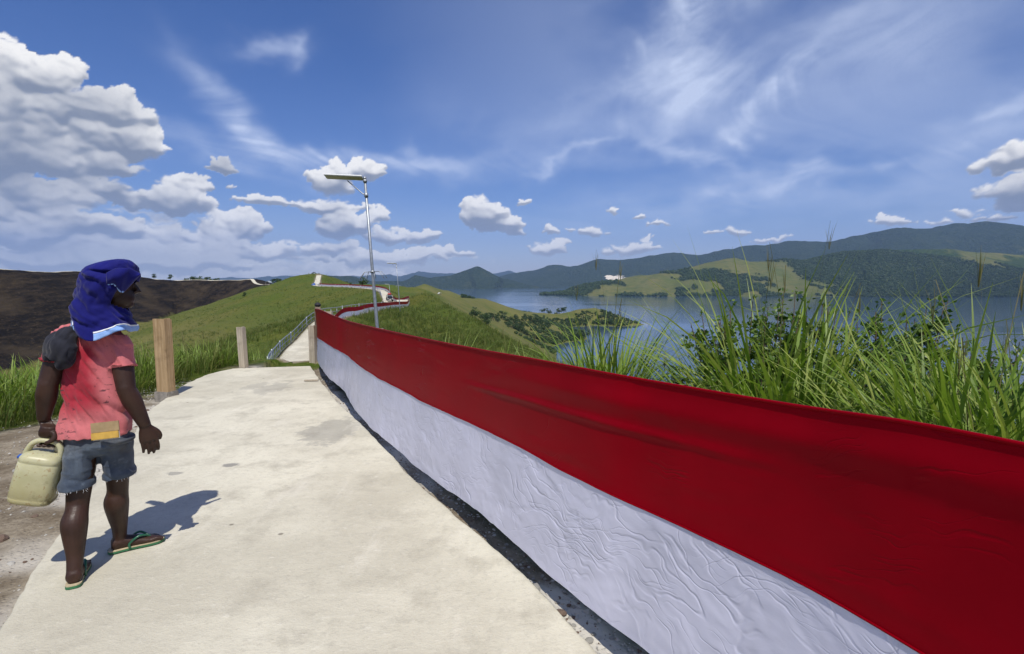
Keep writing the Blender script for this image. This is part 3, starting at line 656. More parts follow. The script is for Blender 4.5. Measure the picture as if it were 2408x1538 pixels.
def banner():
    top = []
    for u, vt, vs in ((2110, 1011, 1536), (1800, 960, 1378), (1505, 906, 1234), (1389, 884, 1180), (1210, 847, 1087), (1100, 826, 1030), (967, 798, 962), (850, 770, 895), (795, 754, 850), (770, 743, 829)):
        Y = .60 / (slope(vt) - slope(vs)); p = P(u, vt, Y); top.append(p)
    e = np.array(top[0]) - np.array(top[1]); e /= np.linalg.norm(e[:2])
    top = [tuple(np.array(top[0]) + e * d * np.array([1, 1, .3])) for d in (1.6, 1.0, .5)] + top
    top.append(P(741, 730.5, 11.2))
    # beyond the crest it follows the right-hand edge of the path
    edge = offset_poly(far_path, 1.32); tail = []
    for y in (14.2, 18, 24, 30, 36, 42, 48, 53, 58, 62, 67, 72, 80, 88, 97, 105, 113, 121, 130, 141, 150, 160, 170, 180, 190, 203, 215, 228, 240):
        i = int(np.argmin(np.abs(far_path[:, 1] - y))); tail.append((edge[i, 0], edge[i, 1], land(edge[i, 0], edge[i, 1]) + 1.17))
    C = cat_poly(top + tail, 60 * 44)
    s = np.concatenate([[0], np.cumsum(np.linalg.norm(np.diff(C[:, :2], axis=0), axis=1))])
    i0 = 3
    s_end = s[int(np.argmin(np.abs(C[:, 1] - 11.2)))]
    q = np.concatenate([np.arange(0, s_end + .6, .0115), np.arange(s_end + .62, s_end + 60, .12), np.arange(s_end + 60.1, s[-1], .35)])
    cx, cy, cz = (np.interp(q, s, C[:, i]) for i in range(3))
    T = np.stack([np.gradient(cx, q), np.gradient(cy, q)], -1); T /= np.linalg.norm(T, axis=1)[:, None] + 1e-9
    N = np.stack([-T[:, 1], T[:, 0]], -1)            # towards the path
    near = sst(q, s_end + 2, s_end - .5)
    lean = near * sst(q, s_end - .3, s_end - 3.5)
    def bottom(qq): return .055 + .028 * fbm(qq * .8, qq * 0, 4, 90) + .012 * fbm(qq * 4, qq * 0, 3, 91)
    zb = np.where(q < s_end + .6, slabz(cy) + bottom(q), cz - 1.17 + .10 + .05 * fbm(q * .5, q * 0, 3, 92))
    zm = zb + (cz - zb) * .505 - .05 * sst(q, s_end - 4, s_end) * sst(q, s_end + 2, s_end) + .008 * fbm(q * 1.5, q * 0, 3, 93)
    root = empty('banner', (cx[0], cy[0], 0))
    tag(root, 'long red and white cloth banner strung along the edge of the concrete path', 'banner')
    def sheet(name, za, zc, rows, m, t0, t1, white):
        tt = np.linspace(0, 1, rows); Q, TT = np.meshgrid(q, tt, indexing='ij')
        Z = za[:, None] * (1 - TT) + zc[:, None] * TT; hh = (t0 + (t1 - t0) * TT)         # hh: 0 hem .. 1 top
        a, h = Q, hh * 1.15
        fade = sst(Q, s_end + 30, s_end + 4)
        def strokes(n, a0, a1, len_, wid, amp, ang, seed):
            rg_ = np.random.default_rng(seed); o_ = np.zeros_like(Q)
            for _ in range(n):
                ca = rg_.uniform(a0, a1); ch = rg_.uniform(t0 * 1.15, t1 * 1.15); an = rg_.normal(ang[0], ang[1]); ln = rg_.uniform(*len_); w1 = rg_.uniform(*wid); w2 = w1 * rg_.uniform(.25, .5); A_ = rg_.uniform(*amp) * rg_.choice((-1, 1))
                i0, i1 = np.searchsorted(q, (ca - ln, ca + ln))
                da, dh = Q[i0:i1] - ca, hh[i0:i1] * 1.15 - ch; c_, s_ = math.cos(an), math.sin(an); x_ = da * c_ + dh * s_; y_ = dh * c_ - da * s_ + .5 * rg_.normal() * x_ * x_
                o_[i0:i1] += A_ * np.where(y_ > 0, np.clip(1 - y_ / w1, 0, 1), np.clip(1 + y_ / w2, 0, 1)) * np.clip(1 - (x_ / (ln * .5)) ** 2, 0, 1)
            return o_
        if white:
            D = strokes(2300, 0, s_end + 1, (.10, .45), (.008, .030), (.0004, .0014), (.15, .55), 95) + strokes(420, 0, s_end + 1, (.3, .8), (.04, .10), (.0006, .0020), (.25, .3), 96) + .006 * fbm(a * .9, h * 1.6, 3, 98) * fade
            D = D * sst(TT, 1.02, .92) + .030 * fbm(a * .7, h * 0, 4, 99) * (1 - TT) + .02 * fbm(a * .25, h * .8, 3, 97) * (1 - fade)
        else:
            D = strokes(150, 0, s_end + 1, (.12, .5), (.010, .03), (.0008, .0020), (-.05, .10), 101) + strokes(26, 0, s_end + 1, (.5, 1.4), (.03, .07), (.0010, .0026), (-.06, .06), 102) + .004 * fbm(a * .3, h * 1.6, 3, 103) * fade
            D = D * sst(TT, 0, .06) + .013 * np.exp(-((h - 1.04 + .02 * (a - 2.0)) / .05) ** 2) * sst(a, 4.2, 2.6) * fade + .012 * np.exp(-((h - .90 + .03 * (a - 3.0)) / .016) ** 2) * sst(np.abs(a - 3.2), 1.4, .5)
            D = D + .05 * fbm(a * .2, h * .6, 3, 104) * (1 - fade)
        bulge = -.025 * np.sin(math.pi * hh) * near[:, None] - .11 * hh * lean[:, None]
        Xc = cx[:, None] + N[:, :1] * (D + bulge); Yc = cy[:, None] + N[:, 1:] * (D + bulge)
        V = np.stack([Xc, Yc, Z], -1)
        me = npmesh(name, (V - np.array([cx[0], cy[0], 0])).reshape(-1, 3), grid_faces(len(q), rows))
        setattr_col(me, 'along', np.stack([Q, hh * 1.15, Q * 0], -1).reshape(-1, 3))
        return link(name, me, m, root)
    sheet('white_stripe', zb, zm, 52, cloth_white, 0, .5, True)
    sheet('red_stripe', zm + .0015, cz, 40, cloth_red, .5, 1, False)
    # rolled hem over the cord along the top
    hm = MB(); st = 9; hm.tube([(cx[i] - cx[0] - N[i, 0] * .11 * lean[i], cy[i] - cy[0] - N[i, 1] * .11 * lean[i], cz[i]) for i in range(0, len(q), st)], .007, 6); hm.build('top_hem', cloth_red, root, smooth=True)
    sm = MB(); sm.tube([(cx[i] - cx[0] + N[i, 0] * (.004 - .025 * near[i] - .0555 * lean[i]), cy[i] - cy[0] + N[i, 1] * (.004 - .025 * near[i] - .0555 * lean[i]), zm[i]) for i in range(0, len(q), st)], .004, 5); sm.build('seam', cloth_red, root, smooth=True)
    return root
banner()
# ---------------------------------------------------------------- posts, rails, lamps
def on_land(u, v, y0=13.0, y1=1400.0):
    d = ray(u, v); Yq = np.exp(np.linspace(math.log(y0), math.log(y1), 900)); t = Yq / d[1]; x = d[0] * t; z = EYE + d[2] * t
    H = land(x, Yq); k = int(np.argmax(H > z))
    if H[k] <= z[k]: return None
    return (float(x[k]), float(Yq[k]), float(H[k]))
def wood_material(name, c1, c2):
    m, t, b = mat(name); co = t.coord('Object')
    g = t.noise(t.vm('MULTIPLY', co, (28, 28, 2.2)), 1.0, 6.0, .65, dist=.6); n = t.noise(co, 4.0, 5.0, .6); s = t.noise(co, 1.7, 4.0, .6)
    c = t.mix(t.mr(g, .3, .7), (*c1, 1), (*c2, 1)); c = t.mix(t.m('MULTIPLY', t.mr(n, .48, .72), .55), c, (*[x * .45 for x in c1], 1))
    c = t.mix(t.m('MULTIPLY', t.mr(s, .55, .75), .4), c, (.42, .40, .35, 1))
    t.put(b, 'Base Color', c); b.inputs['Roughness'].default_value = .85; b.inputs['Specular IOR Level'].default_value = .25
    t.put(b, 'Normal', t.bump(g, .35, .004)); return m
wood_warm = wood_material('raw_timber', (.30, .20, .10), (.45, .32, .18)); wood_grey = wood_material('weathered_timber', (.34, .29, .22), (.47, .41, .32))
galv = simple('galvanised_steel', (.36, .385, .41), .50, .75, .15, 14, .12, 90)
white_enamel = simple('white_enamel', (.78, .79, .78), .35, 0, .06, 5); dark_panel = simple('solar_panel', (.03, .04, .075), .2, 0, .1, 9, spec=.6)
black_rubber = simple('black_rubber', (.018, .018, .020), .7, 0, .2, 20)
mortar = simple('rough_mortar', (.24, .22, .19), .95, 0, .3, 9, .8, 40)
def form_post(name, base, w, d, h, rz, m, label, block=True, group='timber formwork posts beside the path', lean=(0, 0)):
    root = empty(name, base, rz); tag(root, label, 'post', group); tk = .022
    root.rotation_euler = (lean[0], lean[1], rz)
    z0 = .10 if block else -.3
    for (cx_, cy_, sx, sy, dz) in ((0, -d / 2 + tk / 2, w, tk, 0), (0, d / 2 - tk / 2, w, tk, -.012), (-w / 2 + tk / 2, 0, tk, d - 2 * tk - .004, -.008), (w / 2 - tk / 2, 0, tk, d - 2 * tk - .004, .006)):
        b = MB(); b.box((cx_, cy_, z0 + (h - z0 + dz) / 2), (sx, sy, h - z0 + dz)); b.build('plank', m, root, bevel=.003)
    b = MB(); b.box((0, 0, z0 + (h - .03 - z0) / 2), (w - 2 * tk - .006, d - 2 * tk - .006, h - .03 - z0)); b.build('concrete_core', mortar, root)
    if block:
        b = MB(); b.box((0, 0, 0), (w + .05, d + .06, .24)); b.build('footing', mortar, root, bevel=.012)
    return root
def gz(x, y): return float(land(np.array([x]), np.array([y]))[0])
g = PG(386, 926); form_post('formwork_post', (g[0], g[1] + .05, -.09), .195, .13, 1.15, R(-14), wood_warm, 'tall orange brown boxed timber post standing on a mortar block')
g = PG(552, 860); form_post('formwork_post', (g[0] + .02, g[1] + .3, -.2), .125, .11, .90, R(-12), wood_grey, 'pale weathered timber post at the far end of the slab', lean=(0, R(-2)))
q = P(734, 765, 12.0); form_post('formwork_post', (q[0], q[1], q[2] - 1.15), .135, .12, 1.15, R(-8), wood_grey, 'pale timber post holding up the banner where it bends')
q = P(769, 732, 13.8); form_post('formwork_post', (q[0], q[1], q[2] - 1.3), .28, .12, 1.3, R(-5), wood_grey, 'wide timber post just behind the top corner of the banner', False)
q = P(897, 772, 15.5); form_post('formwork_post', (q[0], q[1], q[2] - .9), .10, .10, .9, R(-10), wood_grey, 'short grey timber post beside the foot of the nearest lamp', False)
# post with a black ball on top
q = P(746, 712, 14.5); r = empty('ball_post', (q[0], q[1], q[2] - 1.25)); tag(r, 'brown stub post with a round black cap above the banner corner', 'post')
b = MB(); b.tube([(0, 0, -.2), (0, 0, .95), (.01, 0, 1.14)], [.09, .085, .075], 14); b.build('shaft', simple('brown_post', (.16, .12, .085), .8, 0, .3, 8, .3, 30), r, smooth=True)
b = MB(); b.tube([(.01, 0, 1.12 + .145 * i / 10) for i in range(11)], [max(.008, .085 * math.sin(math.pi * (i + .6) / 11.2)) for i in range(11)], 16); b.build('cap', black_rubber, r, smooth=True)

def railing(pts, side, label, y0, y1, step):
    sel = far_path[(far_path[:, 1] > y0) & (far_path[:, 1] < y1)]
    e = offset_poly(sel, side); s = np.concatenate([[0], np.cumsum(np.linalg.norm(np.diff(e, axis=0), axis=1))])
    z = land(e[:, 0], e[:, 1]); z = np.convolve(np.pad(z, 12, 'edge'), np.ones(25) / 25, 'valid')
    f = lambda q: Vector((np.interp(q, s, e[:, 0]), np.interp(q, s, e[:, 1]), np.interp(q, s, z)))
    o = f(0); root = empty('railing', o); tag(root, label, 'railing', 'tubular railings along the path')
    for hz, rad, nm in ((1.0, .038, 'top_rail'), (.52, .026, 'middle_rail'), (.12, .022, 'lower_rail')):
        b = MB(); b.tube([f(q) - o + Vector((0, 0, hz)) for q in np.linspace(0, s[-1], 90)], rad, 8); b.build(nm, galv, root, smooth=True)
    for i, q in enumerate(np.arange(0, s[-1] + .01, step)):
        p = f(q) - o; k = i % 4 == 0
        b = MB(); b.tube([p + Vector((0, 0, -.4)), p + Vector((0, 0, 1.10 if k else 1.0))], .062 if k else .030, 8); b.build('post', galv, root, smooth=True)
    return root
railing(far_path, -1.45, 'grey tube railing dipping along the path below the crest', 33, 61, 1.6)
railing(far_path, -1.45, 'grey tube railing behind the curve of the banner on the middle rise', 61.5, 108, 1.9)
railing(far_path, -1.45, 'thin railing on the far bend leading to the hilltop shelter', 150, 242, 3.4)

def lamp(top_uv, Yd, hgt, lean, label, ring_at=.51, face=0.0):
    q = Vector(P(*top_uv, Yd)); base = Vector((q[0] + math.sin(lean) * hgt, q[1], q[2] - math.cos(lean) * hgt))
    r = empty('street_lamp', base); r.rotation_euler = (0, -lean, face); tag(r, label, 'lamp', 'solar street lamps along the path')
    b = MB(); b.tube([(0, 0, -.5), (0, 0, .05), (0, 0, hgt * .55), (0, 0, hgt)], [.056, .056, .048, .040], 14); b.build('pole', galv, r, smooth=True)
    b = MB(); b.tube([(0, 0, hgt - .03), (0, 0, hgt + .05)], .05, 12); b.build('pole_cap', galv, r, smooth=True)
    M = Matrix.Translation((0, 0, hgt)) @ Matrix.Rotation(R(6), 4, 'Y') @ Matrix.Rotation(R(-13), 4, 'X')
    b = MB(); b.box((-.66, 0, .02), (1.2, .34, .05), M); pn = b.build('lamp_head', white_enamel, r, bevel=.012)
    b = MB(); b.box((-.66, 0, .049), (1.14, .29, .006), M); b.build('solar_panel', dark_panel, pn)
    b = MB(); b.box((-.66, 0, -.009), (1.12, .24, .008), M); b.build('diffuser', simple('led_cover', (.42, .42, .30), .35, 0, .1, 8), pn)
    b = MB(); b.tube([(0, 0, hgt - .52), (-.10, 0, hgt - .47), (-.56, 0, hgt - .03)], .017, 8); b.build('brace', galv, r, smooth=True)
    for za, zb in ((.58, .46), (.12, .03)):
        b = MB(); b.tube([(0, 0, hgt - za), (0, 0, hgt - zb)], .064, 12); b.build('clamp', galv, r, smooth=True)
    zc = hgt * ring_at
    b = MB(); b.tube([(0, 0, zc - .03), (0, 0, zc + .03)], .075, 12); ring = b.build('climb_guard', galv, r, smooth=True)
    for k in range(9):
        a = 2 * math.pi * (k + .3) / 9; c, s = math.cos(a), math.sin(a); o = .27
        b = MB(); b.tube([(.05 * c, .05 * s, zc), (o * c, o * s, zc), ((o + .17) * c, (o + .17) * s, zc - .23)], .009, 6); b.build('spike', galv, ring, smooth=True)
    return r
lamp((858, 420), 17.2, 6.0, R(3.4), 'nearest solar street lamp rising behind the banner, tallest in view')
lamp((932, 620), 72.0, 6.0, R(3.5), 'second solar lamp at the end of the middle banner curve')
lamp((915.5, 669), 150.0, 6.0, R(2.0), 'smallest far lamp beside the dark vehicle')

# plank scrap on the slab and odds and ends in the dirt
g = PG(732, 888); b = MB(); b.box((0, 0, .014), (.22, .055, .02), Matrix.Rotation(R(8), 4, 'Z')); o = b.build('wood_scrap', wood_grey, bevel=.003); o.location = (g[0], g[1], slabz(g[1]) + .004); tag(o, 'small pale plank offcut lying on the path by the banner', 'wood scrap')
g = PG(41, 1066); b = MB(); b.tube([(0, 0, .012), (.03, 0, .02), (.06, .005, .018), (.085, .01, .012)], [.012, .024, .024, .010], 10); o = b.build('plastic_scrap', simple('blue_plastic', (.02, .10, .42), .4), smooth=True); o.location = (g[0], g[1], gz(g[0], g[1])); tag(o, 'crumpled bit of blue plastic lying in the dirt', 'litter')
stone_mats = [simple('grey_stone', (.30, .285, .25), .9, 0, .3, 12, .5, 40), simple('pale_stone', (.46, .44, .39), .9, 0, .25, 12, .5, 40), simple('brown_stone', (.16, .11, .08), .9, 0, .3, 12, .5, 40)]
def stone_mesh(seed):
    rg = random.Random(seed); bm = bmesh.new(); bmesh.ops.create_icosphere(bm, subdivisions=2, radius=1)
    off = Vector((rg.random() * 9, rg.random() * 9, 0))
    for v in bm.verts:
        k = .72 + .55 * float(vn(np.array([v.co.x * 1.3 + off.x]), np.array([v.co.y * 1.3 + v.co.z * .7 + off.y]), seed)[0]); v.co *= k; v.co.z *= .55
    me = bpy.data.meshes.new('stone'); bm.to_mesh(me); bm.free(); return me
stones = [stone_mesh(k) for k in range(9)]
for i, me_ in enumerate(stones): me_.materials.append(stone_mats[i % 3] if i < 8 else stone_mats[2])
rg = random.Random(5)
def put_stone(x, y, s, label, k):
    o = bpy.data.objects.new('stone', stones[k % 9]); col.objects.link(o); o.location = (x, y, gz(x, y) + s * .12); o.scale = (s, s * rg.uniform(.7, 1), s * rg.uniform(.7, 1.1)); o.rotation_euler = (rg.uniform(-.3, .3), rg.uniform(-.3, .3), rg.uniform(0, 6.3))
    tag(o, label, 'stone', 'loose stones in the dirt shoulder')
for i in range(150):
    y = rg.uniform(2.5, 7.2); xl = float(interp_x(slab_L, y)); xd = float(interp_x(dirt_L, y)); x = xl - .04 - (xl - xd) * rg.random() ** 1.3
    put_stone(x, y, rg.choice((.012, .014, .018, .022, .03)), 'small loose stone lying in the dirt left of the path', i)
g = PG(4, 1262); put_stone(g[0], g[1], .045, 'rust brown lump of stone at the left edge of the dirt', 8)
b2 = [PG(u, v, -.1) for u, v in ((1330, 1500), (1370, 1545), (1275, 1440), (1240, 1400), (1120, 1290), (1400, 1560), (1455, 1590), (1200, 1365))]
for i, g in enumerate(b2):
    x = float(interp_x(slab_R, g[1])) + rg.uniform(.03, .10); put_stone(x, g[1], rg.uniform(.02, .035), 'broken concrete lump in the shaded gap under the banner', i)
# ---------------------------------------------------------------- vegetation
def leaf_material(name, c1, c2, c3, trans=.35, rough=.45):
    m, t, b = mat(name); tint = t.attr('tint'); r_, a_, _ = t.sep(tint)
    oi = t.n.new('ShaderNodeObjectInfo')
    rnd = t.m('FRACT', t.m('ADD', r_, t.m('MULTIPLY', oi.outputs['Random'], 3.7)))
    c = t.ramp(rnd, [(0.0, c1), (.55, c2), (1.0, c3)])
    c = t.mix(t.mr(a_, .75, 1.0, 0, .35), c, (*[x * 1.15 for x in c3], 1))
    t.put(b, 'Base Color', c); b.inputs['Roughness'].default_value = rough; b.inputs['Specular IOR Level'].default_value = .35
    tl = t.n.new('ShaderNodeBsdfTranslucent'); t.put(tl, 'Color', t.vm('MULTIPLY', c, (1.25, 1.35, .7)))
    mx = t.n.new('ShaderNodeMixShader'); mx.inputs[0].default_value = trans
    t.l.new(b.outputs[0], mx.inputs[1]); t.l.new(tl.outputs[0], mx.inputs[2])
    t.l.new(mx.outputs[0], m.node_tree.nodes['Material Output'].inputs['Surface'])
    return m
blade_mat = leaf_material('cane_grass', (.115, .195, .022), (.190, .285, .040), (.300, .340, .090))
turf_mat = leaf_material('hill_grass', (.056, .100, .011), (.094, .135, .019), (.165, .160, .045), .25, .7)
stalk_mat = leaf_material('seed_stalk', (.10, .12, .035), (.17, .16, .06), (.19, .15, .08), .2)
shrub_mat = leaf_material('shrub_leaf', (.042, .092, .013), (.080, .150, .020), (.180, .250, .045), .30, .38)
tree_mat = leaf_material('tree_leaf', (.026, .055, .011), (.040, .078, .014), (.072, .108, .022), .22, .5)
bark = simple('bark', (.13, .095, .065), .9, 0, .3, 12, .5, 40)
def blades(n, L, spread, tilt, bend, w0, rg, K=6, lean=(0, 0), even=False):
    """n arching blades as arrays: vertices, quads, tint"""
    a = rg.uniform(0, 2 * np.pi, n); rad = spread * np.sqrt(rg.uniform(0, 1, n)); ba = rg.uniform(0, 2 * np.pi, n)
    bx, by = rad * np.cos(ba), rad * np.sin(ba)
    a = np.where(rg.uniform(size=n) < .6, ba + rg.normal(0, .6, n), a)
    Ln = L[0] + (L[1] - L[0]) * rg.uniform(0, 1, n) ** .8
    t0 = rg.uniform(tilt[0], tilt[1], n); bd = rg.uniform(bend[0], bend[1], n)
    t = np.linspace(0, 1, K + 1); ang = t0[:, None] + bd[:, None] * t[None] ** 1.6
    ds = Ln[:, None] / K; hx = np.cumsum(np.sin(ang) * ds, 1) - np.sin(ang) * ds; hz = np.cumsum(np.cos(ang) * ds, 1) - np.cos(ang) * ds
    dx, dy = np.cos(a)[:, None], np.sin(a)[:, None]
    sw = rg.normal(0, .06, n)[:, None] * t[None] ** 2 * Ln[:, None]
    Px = bx[:, None] + hx * dx - dy * sw + lean[0] * hz; Py = by[:, None] + hx * dy + dx * sw + lean[1] * hz; Pz = hz
    tw = rg.normal(0, .7, n); sx, sy, sz = -np.sin(a) * np.cos(tw), np.cos(a) * np.cos(tw), np.sin(tw) * .5
    prof = np.clip(np.minimum(.45 + 2.2 * t, 1) * (1 - t ** 2.2) + .02, .03, 1)
    if even: prof = np.linspace(1, .75, K + 1)
    w = (w0 * rg.uniform(.6, 1.2, n) * (Ln / L[1]) ** .5)[:, None] * prof[None] * .5
    A = np.stack([Px - w * sx[:, None], Py - w * sy[:, None], Pz - w * sz[:, None]], -1); B = np.stack([Px + w * sx[:, None], Py + w * sy[:, None], Pz + w * sz[:, None]], -1)
    V = np.stack([A, B], 2).reshape(-1, 3); b0 = (np.arange(n) * (K + 1) * 2)[:, None] + (np.arange(K) * 2)[None]
    Fc = np.stack([b0, b0 + 1, b0 + 3, b0 + 2], -1).reshape(-1, 4)
    rnd = np.repeat(rg.uniform(0, 1, n), (K + 1) * 2); tt = np.tile(np.repeat(t, 2), n)
    return V, Fc, np.stack([rnd, tt, tt * 0], -1)
def merge(parts):
    V, Fc, T, b = [], [], [], 0
    for v, f, t in parts: V.append(v); Fc.append(f + b); T.append(t); b += len(v)
    return np.vstack(V), np.vstack(Fc), np.vstack(T)
def leafmesh(name, parts, m):
    V, Fc, T = merge(parts); me = npmesh(name, V, Fc); setattr_col(me, 'tint', T); me.materials.append(m); return me
rgn = np.random.default_rng(11)
def scatter(name, pts, rz, sc, idx, meshes, label, cat):
    """one mass of plants: a cloud of points that carries a tuft at each point"""
    me = bpy.data.meshes.new(name); me.vertices.add(len(pts)); me.vertices.foreach_set('co', np.asarray(pts, np.float32).ravel())
    a = me.attributes.new('rot', 'FLOAT_VECTOR', 'POINT'); a.data.foreach_set('vector', np.asarray(rz, np.float32).ravel())
    a = me.attributes.new('scl', 'FLOAT', 'POINT'); a.data.foreach_set('value', np.asarray(sc, np.float32))
    a = me.attributes.new('kind_of', 'INT', 'POINT'); a.data.foreach_set('value', np.asarray(idx, np.int32))
    o = link(name, me)
    ng = bpy.data.node_groups.new(name, 'GeometryNodeTree')
    ng.interface.new_socket('Geometry', in_out='INPUT', socket_type='NodeSocketGeometry'); ng.interface.new_socket('Geometry', in_out='OUTPUT', socket_type='NodeSocketGeometry')
    N = ng.nodes; Lk = ng.links; gi, go = N.new('NodeGroupInput'), N.new('NodeGroupOutput')
    g2i = N.new('GeometryNodeGeometryToInstance')
    for k in range(len(meshes) - 1, -1, -1):
        src = bpy.data.objects.new(name + '_source', meshes[k]); oi = N.new('GeometryNodeObjectInfo'); oi.inputs['Object'].default_value = src; oi.inputs['As Instance'].default_value = False
        Lk.new(oi.outputs['Geometry'], g2i.inputs[0])
    iop = N.new('GeometryNodeInstanceOnPoints'); iop.inputs['Pick Instance'].default_value = True
    def na(nm, typ):
        n = N.new('GeometryNodeInputNamedAttribute'); n.data_type = typ; n.inputs['Name'].default_value = nm
        return next(s for s in n.outputs if s.enabled and s.name == 'Attribute')
    Lk.new(gi.outputs[0], iop.inputs['Points']); Lk.new(g2i.outputs[0], iop.inputs['Instance']); Lk.new(na('kind_of', 'INT'), iop.inputs['Instance Index'])
    er = N.new('FunctionNodeEulerToRotation'); Lk.new(na('rot', 'FLOAT_VECTOR'), er.inputs[0]); Lk.new(er.outputs[0], iop.inputs['Rotation'])
    Lk.new(na('scl', 'FLOAT'), iop.inputs['Scale']); Lk.new(iop.outputs[0], go.inputs[0])
    md = o.modifiers.new('tufts', 'NODES'); md.node_group = ng
    return tag(o, label, cat, kind='stuff')
# --- grass over the slopes
near_tufts = [leafmesh('tuft', [blades(22, (.25, .62), .10, (.0, .35), (.2, 1.3), .013, rgn, 4)], turf_mat) for k in range(5)]
mid_tufts = [leafmesh('tuft', [blades(16, (.35, .80), .42, (.0, .45), (.2, 1.2), .055, rgn, 3)], turf_mat) for k in range(4)]
def grass_points(n, r0, r1, a0=-50, a1=50):
    a = rgn.uniform(R(a0), R(a1), n); r = np.exp(rgn.uniform(math.log(r0), math.log(r1), n)); x, y = r * np.sin(a), r * np.cos(a)
    H, d, bu, dp, _ = land(x, y, True)
    k = (d < .25) & (bu < .35) & (H > LAKE + 3) & ((y > 12.5) & (dp > 1.5) | (y <= 12.5))
    k &= ~((y < 12.2) & (x > interp_x(dirt_L, y) - .2) & (x < interp_x(slab_R, y) + .30)) & ~((r < 9) & (x > 0) & (x < interp_x(slab_R, y) + .6))
    return x[k], y[k], H[k], dp[k]
x, y, h, dp = grass_points(52000, 4.2, 85); n = len(x)
patch = fbm(x / 5, y / 5, 4, 120); k = rgn.uniform(size=n) < .55 + .9 * patch; x, y, h, patch = x[k], y[k], h[k], patch[k]; n = len(x)
scatter('slope_grass', np.stack([x, y, h - .03], -1), np.stack([rgn.normal(0, .12, n), rgn.normal(0, .12, n), rgn.uniform(0, 6.28, n)], -1), (.65 + .7 * rgn.uniform(0, 1, n) ** 2 + .5 * np.clip(patch, 0, 1)) * np.clip(.75 + np.hypot(x, y) / 60, .75, 1.5), rgn.integers(0, 5, n), near_tufts,
        'short green grass covering the near slopes beside the path', 'grass')
x, y, h, dp = grass_points(60000, 60, 340); n = len(x)
patch = fbm(x / 16, y / 16, 4, 121); k = rgn.uniform(size=n) < .5 + 1.1 * patch; x, y, h = x[k], y[k], h[k]; n = len(x)
scatter('hill_grass', np.stack([x, y, h - .05], -1), np.stack([rgn.normal(0, .12, n), rgn.normal(0, .12, n), rgn.uniform(0, 6.28, n)], -1), .55 + .75 * rgn.uniform(0, 1, n) ** 2, rgn.integers(0, 4, n), mid_tufts,
        'rough grass over the ridge in the middle distance', 'grass')
# --- tall clumps
def clump(u, Y, dz, n, L, spread, w, label, stalks=0, lean=(0, 0), tilt=(.0, .45), bend=(.3, 1.9), SL=(1.3, 1.9), zoff=None):
    X = (u - CU) / F * Y; z = gz(X, Y) if zoff is None else zoff
    rg_ = np.random.default_rng(int(u * 7 + Y * 100)); root = empty('grass_clump', (X, Y, z - .04)); tag(root, label, 'grass clump', 'tall grass clumps beside the path')
    n = int(n * (1.9 if u > 1000 else 1.6)); w = w * 1.15; L = (L[0], L[1] * 1.06)
    me = leafmesh('blades', [blades(n, L, spread, tilt, bend, w, rg_, 7, lean), blades(n // 3, (L[0] * .5, L[1] * .6), spread * 1.1, (.1, .8), (.4, 1.6), w * .8, rg_, 5, lean)], blade_mat); o = link('blades', me, None, root)
    stalks = int(stalks * .6 + .5)
    if stalks:
        ps = [blades(stalks, SL, spread * .7, (.0, .14), (.0, .25), .0095, rg_, 6, lean, even=True)]
        for i in range(stalks):                    # narrow seed heads at the tips
            tip = ps[0][0][i * 14 + 12]; v, f, t = blades(9, (.10, .24), .003, (.0, .22), (0, .3), .006, rg_, 3); ps.append((v + tip - np.array([0, 0, .22]), f, t))
        link('seed_stalks', leafmesh('seed_stalks', ps, stalk_mat), None, root)
    return root
clump(1042, 9.5, 0, 130, (.8, 1.55), .22, .022, 'low arching grass clump behind the banner, nearest the lamp', 0, tilt=(.2, .9), lean=(.15, 0), zoff=-.62)
clump(1188, 8.0, 0, 110, (.8, 1.45), .18, .020, 'small bright grass tuft above the red stripe left of the cove', 2, zoff=-.62)
clump(1300, 6.4, 0, 150, (.7, 1.45), .26, .026, 'upright grass clump in front of the cove water', 3, zoff=-.55)
clump(1425, 5.6, 0, 230, (.8, 1.70), .30, .032, 'tall feathery grass clump before the peninsula tip', 7, lean=(.06, 0), zoff=-.22, SL=(1.6, 2.3))
clump(1395, 5.1, 0, 150, (.6, 1.20), .30, .026, 'lower grass at the foot of the tall feathery clump', 0, zoff=-.40)
clump(1640, 4.5, 0, 125, (0.48, 1.00), 0.34, 0.0216, 'fine grass clump at the left foot of the big shrub', 2, lean=(0.02, 0), tilt=(.0, .70), bend=(.2, 1.9), zoff=-0.28, SL=(1.10, 1.47))
clump(1730, 4.2, 0, 125, (0.48, 1.05), 0.34, 0.0312, 'cane grass in front of the big dark shrub', 2, lean=(0.02, 0), tilt=(.0, .70), bend=(.2, 1.9), zoff=-0.16, SL=(1.26, 1.68))
clump(1815, 4.1, 0, 125, (1.02, 2.18), 0.34, 0.0360, 'tallest cane grass clump between the big shrubs', 5, lean=(0.02, 0), tilt=(.0, .70), bend=(.2, 1.9), zoff=-0.14, SL=(1.78, 2.38))
clump(1890, 3.9, 0, 127, (0.96, 1.98), 0.36, 0.0360, 'tall cane grass leaning right beside the tallest clump', 3, lean=(0.02, 0), tilt=(.0, .70), bend=(.2, 1.9), zoff=-0.12, SL=(1.63, 2.17))
clump(1965, 3.8, 0, 127, (0.65, 1.39), 0.36, 0.0348, 'cane grass between the two leafy shrubs', 2, lean=(0.02, 0), tilt=(.0, .70), bend=(.2, 1.9), zoff=-0.12, SL=(1.37, 1.82))
clump(1770, 3.4, 0, 127, (0.51, 1.09), 0.36, 0.0276, 'short grass along the banner under the big shrub', 0, lean=(0.02, 0), tilt=(.0, .70), bend=(.2, 1.9), zoff=-0.10, SL=(0.89, 1.19))
clump(1870, 3.2, 0, 127, (0.51, 1.09), 0.36, 0.0276, 'short grass along the banner under the tallest clump', 0, lean=(0.02, 0), tilt=(.0, .70), bend=(.2, 1.9), zoff=-0.04, SL=(0.89, 1.19))
